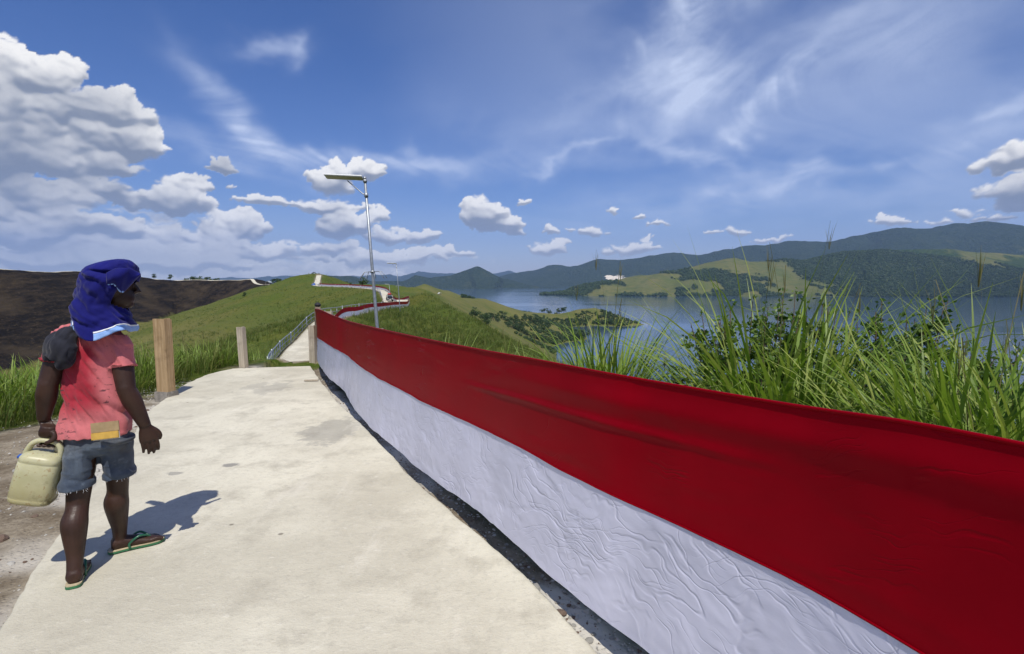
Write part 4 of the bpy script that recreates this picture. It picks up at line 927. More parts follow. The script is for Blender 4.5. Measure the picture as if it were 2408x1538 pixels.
clump(1960, 3.05, 0, 125, (0.51, 1.13), 0.34, 0.0300, 'short broad grass along the banner left of the second shrub', 0, lean=(0.02, 0), tilt=(.0, .70), bend=(.2, 1.9), zoff=0.00, SL=(0.92, 1.23))
clump(2050, 3.0, 0, 125, (0.47, 0.93), 0.34, 0.0336, 'broad bladed grass above the banner below the second shrub', 0, lean=(0.02, 0), tilt=(.0, .70), bend=(.2, 1.9), zoff=0.04, SL=(1.03, 1.37))
clump(2130, 2.95, 0, 123, (0.42, 0.88), 0.32, 0.0336, 'broad grass in front of the pointed shrub', 1, lean=(0.02, 0), tilt=(.0, .70), bend=(.2, 1.9), zoff=0.06, SL=(1.00, 1.33))
clump(2210, 2.9, 0, 123, (0.52, 1.13), 0.32, 0.0336, 'curling broad grass right of the second shrub', 1, lean=(0.02, 0), tilt=(.0, .70), bend=(.2, 1.9), zoff=0.08, SL=(1.13, 1.51))
clump(2290, 2.8, 0, 123, (0.70, 1.54), 0.32, 0.0348, 'tall broad grass near the right edge of the view', 3, lean=(0.02, 0), tilt=(.0, .70), bend=(.2, 1.9), zoff=0.09, SL=(1.26, 1.68))
clump(2360, 2.6, 0, 122, (0.70, 1.56), 0.3, 0.0336, 'grass clump left of the one cut by the frame', 2, lean=(0.02, 0), tilt=(.0, .70), bend=(.2, 1.9), zoff=0.11, SL=(1.28, 1.71))
clump(2430, 2.5, 0, 122, (0.77, 1.66), 0.3, 0.0336, 'grass clump cut by the right edge of the view', 4, lean=(0.02, 0), tilt=(.0, .70), bend=(.2, 1.9), zoff=0.12, SL=(1.37, 1.82))
clump(2540, 2.4, 0, 122, (0.77, 1.60), 0.3, 0.0324, 'grass clump standing just beyond the right edge', 2, lean=(0.02, 0), tilt=(.0, .70), bend=(.2, 1.9), zoff=0.12, SL=(1.31, 1.75))
clump(1500, 4.7, 0, 127, (0.45, 0.95), 0.36, 0.0204, 'low grass along the banner before the lake', 1, lean=(0.02, 0), tilt=(.0, .70), bend=(.2, 1.9), zoff=-0.28, SL=(0.89, 1.19))
clump(1575, 4.6, 0, 127, (0.45, 0.95), 0.36, 0.0204, 'thin seeding grass left of the fine grass clump', 3, lean=(0.02, 0), tilt=(.0, .70), bend=(.2, 1.9), zoff=-0.28, SL=(0.89, 1.19))
clump(60, 7.6, 0, 190, (.4, .85), .55, .030, 'lush green grass left of the walking man', 0, zoff=-.25, tilt=(0, .6))
clump(150, 8.4, 0, 150, (.4, .80), .50, .026, 'leafy grass behind the left arm of the man', 0, zoff=-.25)
clump(-30, 6.9, 0, 180, (.4, .80), .55, .030, 'dark green grass at the left edge of the view', 0, zoff=-.22, tilt=(0, .6))
clump(335, 8.7, 0, 130, (.5, 1.05), .28, .020, 'yellow green grass behind the tall timber post', 3, zoff=-.30, SL=(.9, 1.25))
clump(430, 10.4, 0, 150, (.45, .90), .42, .018, 'soft grass between the two left hand timber posts', 3, zoff=-.40, SL=(.8, 1.1))
clump(500, 11.2, 0, 150, (.5, .95), .40, .018, 'soft grass just left of the pale weathered post', 2, zoff=-.45, SL=(.8, 1.1))
clump(590, 13.4, 0, 130, (.5, .95), .40, .018, 'grass tuft right of the pale weathered post', 2, zoff=-.95)
clump(270, 8.2, 0, 130, (.35, .75), .42, .022, 'grass behind the right shoulder of the man', 0, zoff=-.28)
# --- leafy shrubs
def shrub(u, Y, zb, H_, Wd, n, label, shoots, leaf=.048, seed=0):
    rg_ = np.random.default_rng(seed + 50); X = (u - CU) / F * Y
    root = empty('shrub', (X, Y, zb)); tag(root, label, 'shrub', 'leafy shrubs behind the banner')
    st = MB(); tips = []
    for k in range(shoots):
        a = rg_.uniform(0, 6.28); q = rg_.uniform(.15, 1) ** .6; hh = H_ * (1 - .45 * q * rg_.uniform(.6, 1.2)); ex, ey = Wd * .5 * q * math.cos(a), Wd * .4 * q * math.sin(a)
        pts = [np.array([ex * t ** .8 + .03 * math.sin(4 * t + k), ey * t ** .8 + .03 * math.cos(3 * t + k), hh * t]) for t in np.linspace(0, 1, 9)]
        st.tube([tuple(p) for p in pts], list(np.linspace(.012, .003, 9)), 5, cap=False); tips.append(pts)
        for j in range(2, 8):
            for _ in range(2):
                d = np.array([rg_.normal(), rg_.normal(), rg_.uniform(.2, .9)]); d /= np.linalg.norm(d); l = rg_.uniform(.10, .30) * (1.15 - j / 10)
                tw = [pts[j] + d * l * t for t in (0, .5, 1)]; st.tube([tuple(p) for p in tw], [.004, .003, .002], 4, cap=False); tips.append([tw[0] + d * l * t for t in np.linspace(.2, 1, 6)])
    st.build('stems', bark, root, smooth=True)
    C = np.array([t_[i] for t_ in tips for i in range(1, len(t_))]); pick = C[rg_.integers(0, len(C), n)] + rg_.normal(0, .028, (n, 3))
    pick = pick[pick[:, 2] > .05]; n = len(pick)
    ax = rg_.normal(size=(n, 3)); ax[:, 2] = np.abs(ax[:, 2]) * .6 + .15; ax /= np.linalg.norm(ax, axis=1)[:, None]
    sd = np.cross(ax, rg_.normal(size=(n, 3))); sd /= np.linalg.norm(sd, axis=1)[:, None]; Ls = leaf * rg_.uniform(.6, 1.25, n)[:, None]
    nr = np.cross(ax, sd)
    V = np.stack([pick, pick + ax * Ls * .5 + sd * Ls * .27 + nr * Ls * .06, pick + ax * Ls, pick + ax * Ls * .5 - sd * Ls * .27 + nr * Ls * .06], 1).reshape(-1, 3)
    Fc = (np.arange(n) * 4)[:, None] + np.arange(4)[None]
    young = np.clip((pick[:, 2] / H_ - .55) * 1.6, 0, 1); T = np.repeat(np.stack([np.clip(rg_.uniform(0, .62, n) + .38 * young, 0, .999), young * .0, young * 0], -1), 4, 0)
    me = npmesh('leaves', V, Fc, smooth=False); setattr_col(me, 'tint', T); me.materials.append(shrub_mat); link('leaves', me, None, root); return root
shrub(1765, 4.6, -.50, 2.22, 1.35, 15000, 'dense dark green leafy shrub left of the tallest grass clump', 30, seed=1)
shrub(1885, 4.8, -.60, 2.34, 1.15, 9500, 'leafy shrub top showing behind the tallest grass clump', 22, seed=2)
shrub(2140, 4.2, -.44, 2.14, 1.40, 14500, 'tall leafy shrub with pointed shoots right of the cane grass', 28, seed=3)
shrub(2045, 4.6, -.55, 2.10, 1.05, 8500, 'leafy shrub between the cane grass and the tall pointed shrub', 20, seed=6)
shrub(1650, 5.0, -.70, 1.80, .65, 2600, 'small thin shrub at the left of the leafy bushes', 10, seed=4)
shrub(2345, 4.4, -.50, 1.80, 1.05, 6500, 'loose leafy bush behind the grass on the right', 18, seed=5)
# --- trees
def tree_meshes(seed, wide=1.0, n=520, leaf=.10):
    """crown of unit height made of leaf clumps, plus trunk"""
    rg_ = np.random.default_rng(seed); cl = []
    for k in range(13):
        a = rg_.uniform(0, 6.28); q = rg_.uniform(0, 1) ** .6; zc = rg_.uniform(.30, .86); rr_ = .40 * wide * q * (1.1 - abs(zc - .5) * 1.1)
        cl.append((rr_ * math.cos(a), rr_ * math.sin(a), zc, rg_.uniform(.13, .24)))
    V = []
    for i in range(n):
        c = cl[rg_.integers(0, len(cl))]; d = rg_.normal(size=3); d /= np.linalg.norm(d); p = np.array(c[:3]) + d * c[3] * rg_.uniform(.55, 1.05) * np.array([1.1, 1.1, .8])
        ax = rg_.normal(size=3); ax /= np.linalg.norm(ax); sd = np.cross(ax, rg_.normal(size=3)); sd /= np.linalg.norm(sd); l = leaf * rg_.uniform(.6, 1.3)
        V += [p - ax * l * .5, p + sd * l * .4, p + ax * l * .5, p - sd * l * .4]
    V = np.array(V); me = npmesh('crown', V, (np.arange(n) * 4)[:, None] + np.arange(4)[None], smooth=False)
    setattr_col(me, 'tint', np.repeat(np.stack([rg_.uniform(0, .9, n), np.zeros(n), np.zeros(n)], -1), 4, 0)); me.materials.append(tree_mat)
    b = MB(); b.tube([(0, 0, -.08), (.01, 0, .15), (.03, .01, .4), (.02, .02, .62)], [.028, .022, .016, .008], 6)
    for k in range(4):
        c = cl[k]; b.tube([(.01, 0, .18 + .05 * k), (c[0] * .5, c[1] * .5, .3 + .05 * k), tuple(c[:3])], [.013, .009, .004], 5)
    tm = b.mesh('trunk', True); tm.materials.append(bark); return me, tm
TREES = [tree_meshes(70 + k, (1.0, 1.5, 1.25, .8, 1.7)[k]) for k in range(5)]
def tree(p, h, label, group, k=0, name='tree'):
    o = empty(name, p, random.Random(int(p[0] * 31 + p[1])).uniform(0, 6.28)); o.scale = (h, h, h); tag(o, label, 'tree' if name == 'tree' else 'bush', group)
    link('crown', TREES[k % 5][0], None, o); link('trunk', TREES[k % 5][1], None, o); return o
rt = random.Random(8)
for i, (u, v, s, k) in enumerate(((362, 646, 3.0, 3), (400, 648, 3.4, 3), (437, 656, 3.2, 0), (448, 655, 4.0, 1), (460, 655, 4.6, 2), (472, 655, 5.0, 0), (484, 656, 4.6, 1), (497, 657, 3.4, 4), (508, 657, 3.6, 2), (519, 659, 2.6, 4))):
    q = P(u, v + 4, 362); zz = gz(q[0], q[1])
    lab = ('lone small tree on the skyline right of the hooded man', 'second lone tree on the burnt ridge skyline', 'low tree at the left end of the skyline clump', 'rounded tree in the left half of the skyline clump', 'wide tree left of the middle of the skyline clump', 'tallest dark tree in the skyline clump on the burnt ridge', 'broad tree right of the tallest skyline tree', 'low spreading tree in the right half of the skyline clump', 'rounded tree near the right end of the skyline clump', 'lowest bush at the right end of the skyline clump')[i]
    tree((q[0], q[1], max(zz - .1, q[2] - s * .6)), s * 1.25, lab, 'trees on the burnt ridge', k)
for i, (u, v, Yq, s, k, lab) in enumerate(((853, 668, 330, 6.2, 0, 'lone bushy tree left of the lamp pole beyond the far banner'), (811, 668, 330, 3.4, 1, 'low bush on the right shoulder of the shelter hill'), (822, 669, 330, 3.0, 2, 'smaller bush on the right shoulder of the shelter hill'), (648, 686, 305, 4.0, 1, 'bush beside the small roadside hut on the left ridge'), (657, 684, 307, 4.6, 2, 'tallest bush behind the small roadside hut'), (666, 681, 310, 3.6, 4, 'bush at the right of the roadside hut'))):
    q = P(u, v, Yq); tree((q[0], q[1], max(gz(q[0], q[1]) - .2, q[2] - 1.5)), s, lab, 'trees near the shelter hill', k)
p = on_land(575, 699); tree((p[0], p[1], p[2] - .2), 2.6, 'small dark bush alone on the green slope below the burn', 'trees near the shelter hill', 3)
p = on_land(1117, 748); tree((p[0], p[1], p[2] - .5), 30 * p[1] / F, 'large round tree standing alone on the peninsula slope', 'trees on the peninsula', 0)
cnt = 0
def shore_hit(u):
    d = ray(u, 760); Yq = np.linspace(640, 1010, 400); xx = d[0] / d[1] * Yq; H = land(xx, Yq); k = int(np.argmax(H > LAKE + 1.0))
    return (float(xx[k]), float(Yq[k]), float(H[k])) if H[k] > LAKE + 1 else None
for u in np.arange(1196, 1452, 6.0):
    p = shore_hit(u + rt.uniform(-3, 3))
    if p is None: continue
    h = rt.uniform(6, 13) if u > 1290 else rt.uniform(6, 11)
    tree((p[0], p[1] + rt.uniform(0, 10), p[2] - .6), h, 'dark green tree of the row along the peninsula waterline', 'shoreline trees on the peninsula', rt.randrange(5)); cnt += 1
for (u0, u1, v0, v1, n_, h0, h1, lab, grp) in ((1130, 1290, 745, 778, 44, 5, 10, 'bushy green tree in the thicket on the near flank of the peninsula', 'thicket on the peninsula flank'),
                                        (1290, 1380, 752, 770, 16, 5, 9, 'bushy tree on the lower flank of the peninsula near its middle', 'trees on the lower flank of the peninsula'),
                                        (1405, 1446, 745, 764, 10, 5, 10, 'dark bushy tree crowded at the tip of the peninsula', 'trees on the peninsula tip')):
    for i in range(n_):
        p = on_land(rt.uniform(u0, u1), rt.uniform(v0, v1), 400, 1200)
        if p is None or p[2] < LAKE + .5: continue
        tree((p[0], p[1], p[2] - .5), rt.uniform(h0, h1), lab, grp, rt.randrange(5))
for i in range(24):                                # the belt behind the crest
    u = 1088 + 105 * i / 23 + rt.uniform(-3, 3); v = np.interp(u, (1088, 1130, 1190), (703, 714, 727)); Yq = np.interp(u, (1088, 1130, 1190), (760, 830, 910)) + 28
    q = P(u, v, Yq); tree((q[0], q[1], gz(q[0], q[1]) - .5), rt.uniform(7, 12), 'rounded tree of the belt behind the peninsula crest', 'tree belt behind the peninsula crest', rt.randrange(5))
for u, lab in ((1232, 'broad tree on the peninsula crest, left one of three groups'), (1245, 'broad tree right beside the left crest group'), (1280, 'round tree of the middle crest group on the peninsula'), (1292, 'second tree of the middle crest group on the peninsula'), (1315, 'palm like tree on the peninsula crest right of the middle'), (1325, 'low tree at the right end of the crest groups')):
    q = P(u, np.interp(u, (1228, 1309, 1358), (734, 738, 732)), 985); tree((q[0], q[1], gz(q[0], q[1]) - .5), rt.uniform(9, 14), lab, 'tree groups on the peninsula crest', rt.randrange(5))
# --- woods on the far shore and shrubby ground on the peninsula
blob = []
for k in range(4):
    V, Fc, T = [], [], []
    rg_ = np.random.default_rng(200 + k); n = 90
    d = rg_.normal(size=(n, 3)); d /= np.linalg.norm(d, axis=1)[:, None]; c = d * np.array([.5, .5, .42]) * rg_.uniform(.7, 1.05, n)[:, None] + np.array([0, 0, .42])
    ax = rg_.normal(size=(n, 3)); ax /= np.linalg.norm(ax, axis=1)[:, None]; sd = np.cross(ax, d); sd /= np.linalg.norm(sd, axis=1)[:, None]; l = .30
    V = np.stack([c - ax * l * .5, c + sd * l * .45, c + ax * l * .5, c - sd * l * .45], 1).reshape(-1, 3)
    me_ = npmesh('canopy', V, (np.arange(n) * 4)[:, None] + np.arange(4)[None], smooth=False); setattr_col(me_, 'tint', np.repeat(np.stack([rg_.uniform(0, .7, n), np.zeros(n), np.zeros(n)], -1), 4, 0)); me_.materials.append(tree_mat); blob.append(me_)
a = rgn.uniform(R(3), R(47), 110000); r = rgn.uniform(2350, 3900, 110000); x, y = r * np.sin(a), r * np.cos(a); h = farland(x, y); w = wood_mask(x, y, h)
k = (h > LAKE + .3) & (rgn.uniform(size=len(x)) < w * 1.1 - .15); x, y, h = x[k][:26000], y[k][:26000], h[k][:26000]; n = len(x)
scatter('far_wood', np.stack([x, y, h - 1.5], -1), np.stack([np.zeros(n), np.zeros(n), rgn.uniform(0, 6.28, n)], -1), 6 + 9 * rgn.uniform(0, 1, n) ** 2, rgn.integers(0, 4, n), blob, 'dark green woods on the hills across the lake', 'woods')
x, y = rgn.uniform(-90, 230, 16000), rgn.uniform(560, 1010, 16000); h = land(x, y); nn = fbm(x / 45, y / 45, 4, 130)
k = (h > LAKE + .5) & (h < LAKE + 22) & (nn + .50 * sst(h, LAKE + 14, LAKE + 3) > .20); x, y, h = x[k], y[k], h[k]; n = len(x)
scatter('peninsula_scrub', np.stack([x, y, h - .5], -1), np.stack([np.zeros(n), np.zeros(n), rgn.uniform(0, 6.28, n)], -1), 1.0 + 4.0 * rgn.uniform(0, 1, n) ** 2, rgn.integers(0, 4, n), blob, 'low green scrub over the flank of the peninsula', 'scrub')

# --- grit and gravel of the dirt shoulder
yy = rgn.uniform(1.6, 9.5, 16000); xl_, xd_ = interp_x(slab_L, yy), interp_x(dirt_L, yy); xx = xl_ - (xl_ - xd_ + .5) * rgn.uniform(0, 1, len(yy)); cl_ = fbm(xx * 2.2, yy * 2.2, 4, 180); k = rgn.uniform(size=len(yy)) < .45 + .9 * cl_; xx, yy = xx[k], yy[k]; n = len(xx)
scatter('gravel', np.stack([xx, yy, land(xx, yy) + .001], -1), np.stack([rgn.uniform(-.4, .4, n), rgn.uniform(-.4, .4, n), rgn.uniform(0, 6.28, n)], -1), .0025 + .0095 * rgn.uniform(0, 1, n) ** 3, rgn.integers(0, 8, n), stones[:8], 'loose gravel and grit on the dirt shoulder left of the path', 'gravel')
yy = rgn.uniform(.8, 10.5, 2600); xx = interp_x(slab_R, yy) + rgn.uniform(.01, .30, len(yy)); n = len(xx)
scatter('rubble_grit', np.stack([xx, yy, land(xx, yy) + .001], -1), np.stack([rgn.uniform(-.4, .4, n), rgn.uniform(-.4, .4, n), rgn.uniform(0, 6.28, n)], -1), .003 + .012 * rgn.uniform(0, 1, n) ** 3, rgn.integers(0, 8, n), stones[:8], 'broken concrete grit in the gap under the banner', 'rubble')
# ---------------------------------------------------------------- the walking man
def v3(u, v, Y): return np.array(P(u, v, Y))
FW = np.array([-.20, .98, 0]); RT = np.array([.98, .20, 0]); UP = np.array([0, 0, 1.0])      # the way he walks, his right
E1 = np.array([.80, .60, 0]); E2 = np.array([.60, -.80, 0])                                   # across the line of sight, towards the viewer
BASE = np.array([-2.34, 2.84, -.004])
def loft(mb, rings, n=24, cap=True, sup=2.0):
    """rings: (centre, half axis A, half axis B)"""
    b = len(mb.v)
    for c, A, B in rings:
        for k in range(n):
            t = 2 * math.pi * k / n; ct, s_ = math.cos(t), math.sin(t)
            x, y = math.copysign(abs(ct) ** (2 / sup), ct), math.copysign(abs(s_) ** (2 / sup), s_)
            mb.v.append(tuple(np.asarray(c) + np.asarray(A) * x + np.asarray(B) * y))
    for i in range(len(rings) - 1):
        for k in range(n): mb.f.append((b + i * n + k, b + i * n + (k + 1) % n, b + (i + 1) * n + (k + 1) % n, b + (i + 1) * n + k))
    if cap:
        mb.f.append(tuple(b + k for k in range(n))[::-1]); mb.f.append(tuple(b + (len(rings) - 1) * n + k for k in range(n)))
def limb(mb, pts, rads, sub=5, n=16):
    C = cat_poly([list(p) + [r] for p, r in zip(pts, rads)], sub * (len(pts) - 1)); mb.tube([tuple(c[:3]) for c in C], [max(.002, c[3]) for c in C], n)
def ball(mb, c, r, A=None, n=14):
    A = np.eye(3) if A is None else A; rings = []
    for i in range(n):
        t = -math.pi / 2 + math.pi * (i + .5) / n; rings.append((np.asarray(c) + A[2] * r[2] * math.sin(t), A[0] * r[0] * math.cos(t), A[1] * r[1] * math.cos(t)))
    loft(mb, rings, 18)
def fuse(mb, name, m, parent, voxel, smooth=3, disp=None, fac=.5):
    """one continuous skin over the overlapping pieces"""
    me = mb.mesh(name); o = bpy.data.objects.new(name, me); col.objects.link(o)
    md = o.modifiers.new('r', 'REMESH'); md.mode = 'VOXEL'; md.voxel_size = voxel; md.adaptivity = 0
    if smooth: ms = o.modifiers.new('s', 'SMOOTH'); ms.iterations = smooth; ms.factor = fac
    dg = bpy.context.evaluated_depsgraph_get(); me2 = bpy.data.meshes.new_from_object(o.evaluated_get(dg)); bpy.data.objects.remove(o)
    nv = len(me2.vertices); co = np.zeros(nv * 3, np.float32); me2.vertices.foreach_get('co', co); co = co.reshape(-1, 3).astype(float)
    if disp is not None:
        nr = np.zeros(nv * 3, np.float32); me2.vertices.foreach_get('normal', nr); co = co + nr.reshape(-1, 3) * disp(co)[:, None]
    co -= BASE; me2.vertices.foreach_set('co', co.astype(np.float32).ravel()); me2.name = name; me2.update()
    me2.materials.clear(); me2.polygons.foreach_set('use_smooth', np.ones(len(me2.polygons), dtype=bool)); me2.update()
    return link(name, me2, m, parent)
def skin_material():
    m, t, b = mat('dark_skin'); co = t.coord('Object'); n = t.noise(co, 9.0, 5.0, .6); n2 = t.noise(co, 160.0, 3.0, .6)
    t.put(b, 'Base Color', t.mix(t.mr(n, .3, .7), (.026, .0115, .0072, 1), (.046, .0215, .0135, 1))); t.put(b, 'Roughness', t.mr(n2, .3, .7, .40, .58))
    b.inputs['Specular IOR Level'].default_value = .34; t.put(b, 'Normal', t.bump(t.m('ADD', n2, t.m('MULTIPLY', n, 2.0)), .22, .003)); return m
skin = skin_material()
def fabric(name, c1, c2, scale=6.0, weave=420.0, rough=.85, stains=None, fade=None):
    m, t, b = mat(name); co = t.coord('Object'); n = t.noise(co, scale, 5.0, .6); w = t.noise(co, weave, 2.0, .5)
    c = t.mix(t.mr(n, .33, .68), (*c1, 1), (*c2, 1))
    if fade: c = fade(t, co, c)
    if stains: c = stains(t, co, c)
    c = t.mix(t.m('MULTIPLY', t.mr(w, .35, .7), .18), c, (*[x * .5 for x in c1], 1))
    t.put(b, 'Base Color', c); b.inputs['Roughness'].default_value = rough; b.inputs['Specular IOR Level'].default_value = .15
    b.inputs['Sheen Weight'].default_value = .12; t.put(b, 'Normal', t.bump(t.m('ADD', w, t.m('MULTIPLY', t.noise(co, 45.0, 4.0, .6), .8)), .25, .003)); return m
def shirt_fade(t, co, c):
    x, y, z = t.sep(co); n = t.noise(co, 5.0, 4.0, .6)
    low = t.mr(t.m('ADD', z, t.m('MULTIPLY', t.m('SUBTRACT', n, .5), .25)), 1.00, .82); top = t.mr(t.m('ADD', z, t.m('MULTIPLY', t.m('SUBTRACT', n, .5), .12)), 1.22, 1.34)
    side = t.mr(t.m('ADD', x, t.m('MULTIPLY', t.m('SUBTRACT', n, .5), .1)), .09, .17)
    return t.mix(t.m('MULTIPLY', t.m('MAXIMUM', t.m('MAXIMUM', low, top), side), .85), c, (.60, .185, .190, 1))
def shirt_stain(t, co, c):
    w = t.vm('MULTIPLY_ADD', t.noise(co, 9.0, 4.0, .6, out=1), (.08, .08, .03), co)
    n = t.noise(t.vm('MULTIPLY', w, (26, 26, 60)), 1.0, 4.0, .55); g = t.noise(co, 5.5, 3.0, .5)
    f = t.m('MULTIPLY', t.mr(n, .60, .66), t.mr(g, .46, .58))
    n2 = t.noise(t.vm('MULTIPLY', w, (60, 60, 90)), 1.0, 3.0, .5); g2 = t.noise(co, 8.0, 3.0, .5)
    f2 = t.m('MULTIPLY', t.mr(n2, .62, .68), t.mr(g2, .54, .62))
    return t.mix(t.m('MULTIPLY', t.m('MAXIMUM', f, f2), .82), c, (.060, .035, .042, 1))
shirt_mat = fabric('faded_red_cotton', (.27, .012, .024), (.40, .035, .055), 5.0, fade=shirt_fade, stains=shirt_stain)
def denim_wear(t, co, c):
    n = t.noise(co, 7.0, 5.0, .65); c = t.mix(t.m('MULTIPLY', t.mr(n, .52, .74), .75), c, (.20, .245, .29, 1))
    s = t.noise(t.vm('MULTIPLY', co, (10, 10, 26)), 1.0, 5.0, .6); c = t.mix(t.m('MULTIPLY', t.mr(s, .58, .76), .5), c, (.26, .29, .31, 1))
    d = t.noise(co, 3.2, 4.0, .6); return t.mix(t.m('MULTIPLY', t.mr(d, .50, .68), .7), c, (.075, .072, .066, 1))
denim = fabric('worn_denim', (.038, .052, .080), (.078, .100, .130), 8.0, 600.0, stains=denim_wear)
navy = fabric('blue_jersey', (.004, .005, .105), (.006, .008, .155), 5.0, 500.0, .8); sky_trim = fabric('light_blue_trim', (.22, .38, .72), (.32, .48, .80), 9.0); white_trim = fabric('white_piping', (.75, .77, .80), (.8, .8, .82), 9.0)
char = fabric('charcoal_cloth', (.012, .013, .020), (.030, .031, .042), 7.0)

man = empty('person', tuple(BASE)); tag(man, 'man walking away in a blue head cloth, faded red shirt and torn denim shorts', 'person')
# joints
La, Lk, Lh = v3(178, 1358, 2.70), v3(183, 1180, 2.80), v3(200, 1000, 2.86)
Ra, Rk, Rh = v3(270, 1264, 3.03), v3(277, 1140, 2.96), v3(270, 1000, 2.90)
PEL, WST, CH, NK = v3(232, 985, 2.87), v3(228, 925, 2.87), v3(222, 835, 2.87), v3(243, 756, 2.87)
Ls, Rs = v3(150, 790, 2.83), v3(277, 794, 2.90)
Le, Lw = v3(113, 905, 2.76), v3(103, 985, 2.78)
Re, Rw = v3(297, 915, 2.86), v3(341, 1000, 2.92)
HD = v3(267, 678, 2.88)
def body():
    b = MB()
    # torso and neck (under the shirt)
    loft(b, [(PEL - UP * .10, RT * .09, FW * .07), (PEL, RT * .125, FW * .085), (WST, RT * .110, FW * .072), (CH, RT * .120, FW * .080), (CH + UP * .07, RT * .120, FW * .074), (CH + UP * .13, RT * .085, FW * .06), (NK, RT * .058, FW * .06), (NK + (HD - NK) * .55, RT * .055, FW * .06)], 24)
    # head turned to the right; axes: face, side, up
    Fc = np.array([.76, .65, 0]); Fc /= np.linalg.norm(Fc); Sd = np.array([Fc[1], -Fc[0], 0]); A = np.stack([Fc, Sd, UP])
    ball(b, HD + UP * .025 - Fc * .01, (.098, .078, .090), A); ball(b, HD - UP * .045 + Fc * .028, (.066, .058, .066), A)
    ball(b, HD + Fc * .060 - UP * .088, (.026, .030, .022), A)                                   # chin
    b.tube([tuple(HD + Fc * .083 + UP * .030), tuple(HD + Fc * .100 + UP * .002), tuple(HD + Fc * .112 - UP * .016), tuple(HD + Fc * .088 - UP * .024)], [.011, .013, .016, .012], 10)   # nose
    for s in (-1, 1):
        ball(b, HD + Fc * .100 + Sd * s * .012 - UP * .018, (.010, .009, .008), A, 8); ball(b, HD + Fc * .072 + Sd * s * .030 + UP * .032, (.018, .020, .010), A, 8)        # nostrils, brow
        ball(b, HD - Fc * .005 + Sd * s * .078 - UP * .005, (.018, .008, .032), A, 8)              # ears
    for dz, r in ((-.046, .011), (-.060, .012)): b.tube([tuple(HD + Fc * .078 + Sd * t + UP * dz - Fc * abs(t) * .35) for t in np.linspace(-.028, .028, 7)], [r * .5, r * .8, r, r, r, r * .8, r * .5], 8)   # lips
    # legs: thigh, knee, calf, ankle
    for h, k, a, bk in ((Lh, Lk, La, -FW), (Rh, Rk, Ra, -FW)):
        calf = k + (a - k) * .30 + bk * .022
        limb(b, [h + UP * .03, h + (k - h) * .35, h + (k - h) * .75, k, k + (a - k) * .14 + bk * .006, calf, k + (a - k) * .55 + bk * .012, k + (a - k) * .80, a, a - UP * .035], [.070, .068, .060, .053, .053, .061, .052, .040, .035, .040], 6, 20)
    # feet
    def foot(heel, toe, side):
        d = (toe - heel) / np.linalg.norm(toe - heel); s = np.cross(d, UP) * side; h0 = heel + UP * .018
        L = np.linalg.norm(toe - heel)
        st = [(.0, .026, .024, .040), (.05, .036, .040, .046), (.22, .036, .042, .044), (.42, .038, .034, .036), (.62, .045, .026, .027), (.76, .047, .021, .022), (.82, .040, .016, .020)]
        loft(b, [(h0 + d * L * f + UP * (zc - .012), s * w, UP * hh) for f, w, hh, zc in st], 18)
        for i, (off, ln, r) in enumerate(((-.034, .235, .0135), (-.014, .215, .0105), (.004, .195, .0100), (.020, .175, .0095), (.034, .150, .0090))):
            p0 = h0 + d * L * .74 + s * off * .95 + UP * .010; p1 = h0 + d * L * (.74 + ln) + s * off + UP * .006
            limb(b, [p0, (p0 + p1) / 2 + UP * .006, p1], [r * 1.05, r, r * .9], 3, 8)
    foot(LH, LT, 1); foot(RH, RTOE, -1)
    # arms
    limb(b, [Rs - UP * .015, Rs + (Re - Rs) * .4, Re - (Re - Rs) * .12, Re, Re + (Rw - Re) * .28, Re + (Rw - Re) * .7, Rw], [.048, .053, .047, .045, .048, .038, .030], 6, 18)
    limb(b, [Ls - UP * .015, Ls + (Le - Ls) * .4, Le - (Le - Ls) * .12, Le, Le + (Lw - Le) * .3, Le + (Lw - Le) * .7, Lw], [.048, .053, .047, .045, .048, .038, .030], 6, 18)
    # right hand, hanging open and slightly curled
    dn = v3(351, 1036, 2.93) - Rw; dn /= np.linalg.norm(dn); ac = E1 - dn * dn.dot(E1); ac /= np.linalg.norm(ac); th = np.cross(dn, ac)
    loft(b, [(Rw + dn * q, ac * w, th * h) for q, w, h in ((-.01, .028, .024), (.015, .031, .022), (.04, .040, .020), (.065, .045, .018), (.088, .046, .015), (.096, .040, .011))], 18)
    for i, (off, ln, r) in enumerate(((-.034, .074, .0090), (-.0115, .090, .0096), (.0115, .094, .0098), (.034, .082, .0094))):
        p0 = Rw + dn * .084 + ac * off; c = -E2 * .35 + dn * .8; c /= np.linalg.norm(c)
        p1 = p0 + (dn * .93 - E2 * .1 + ac * off * 1.2) * ln * .45; p2 = p1 + (dn * .90 - ac * .06 - E2 * .3) * ln * .36; p3 = p2 + (dn * .75 - ac * .16 - E2 * .45) * ln * .32
        limb(b, [p0, p1, p2, p3], [r * 1.05, r, r * .93, r * .8], 4, 10)
    p0 = Rw + dn * .022 + ac * .022 - E2 * .004; limb(b, [p0, p0 + dn * .030 + ac * .026, p0 + dn * .060 + ac * .034 - E2 * .008, p0 + dn * .084 + ac * .026 - E2 * .016], [.015, .013, .0115, .0085], 4, 10)
    # left fist round the handle of the can
    g = GRIP; bx = GAX; nz = UP - bx * bx.dot(UP); nz /= np.linalg.norm(nz); ny = np.cross(nz, bx)     # along the bar, up, away from the viewer
    if ny.dot(E2) > 0: ny = -ny
    loft(b, [(Lw, E1 * .028, E2 * .025), (g + nz * .075, bx * .036, ny * .024), (g + nz * .050, bx * .043, ny * .026), (g + nz * .028 + ny * .004, bx * .044, ny * .024), (g + nz * .016 + ny * .006, bx * .038, ny * .018)], 18)
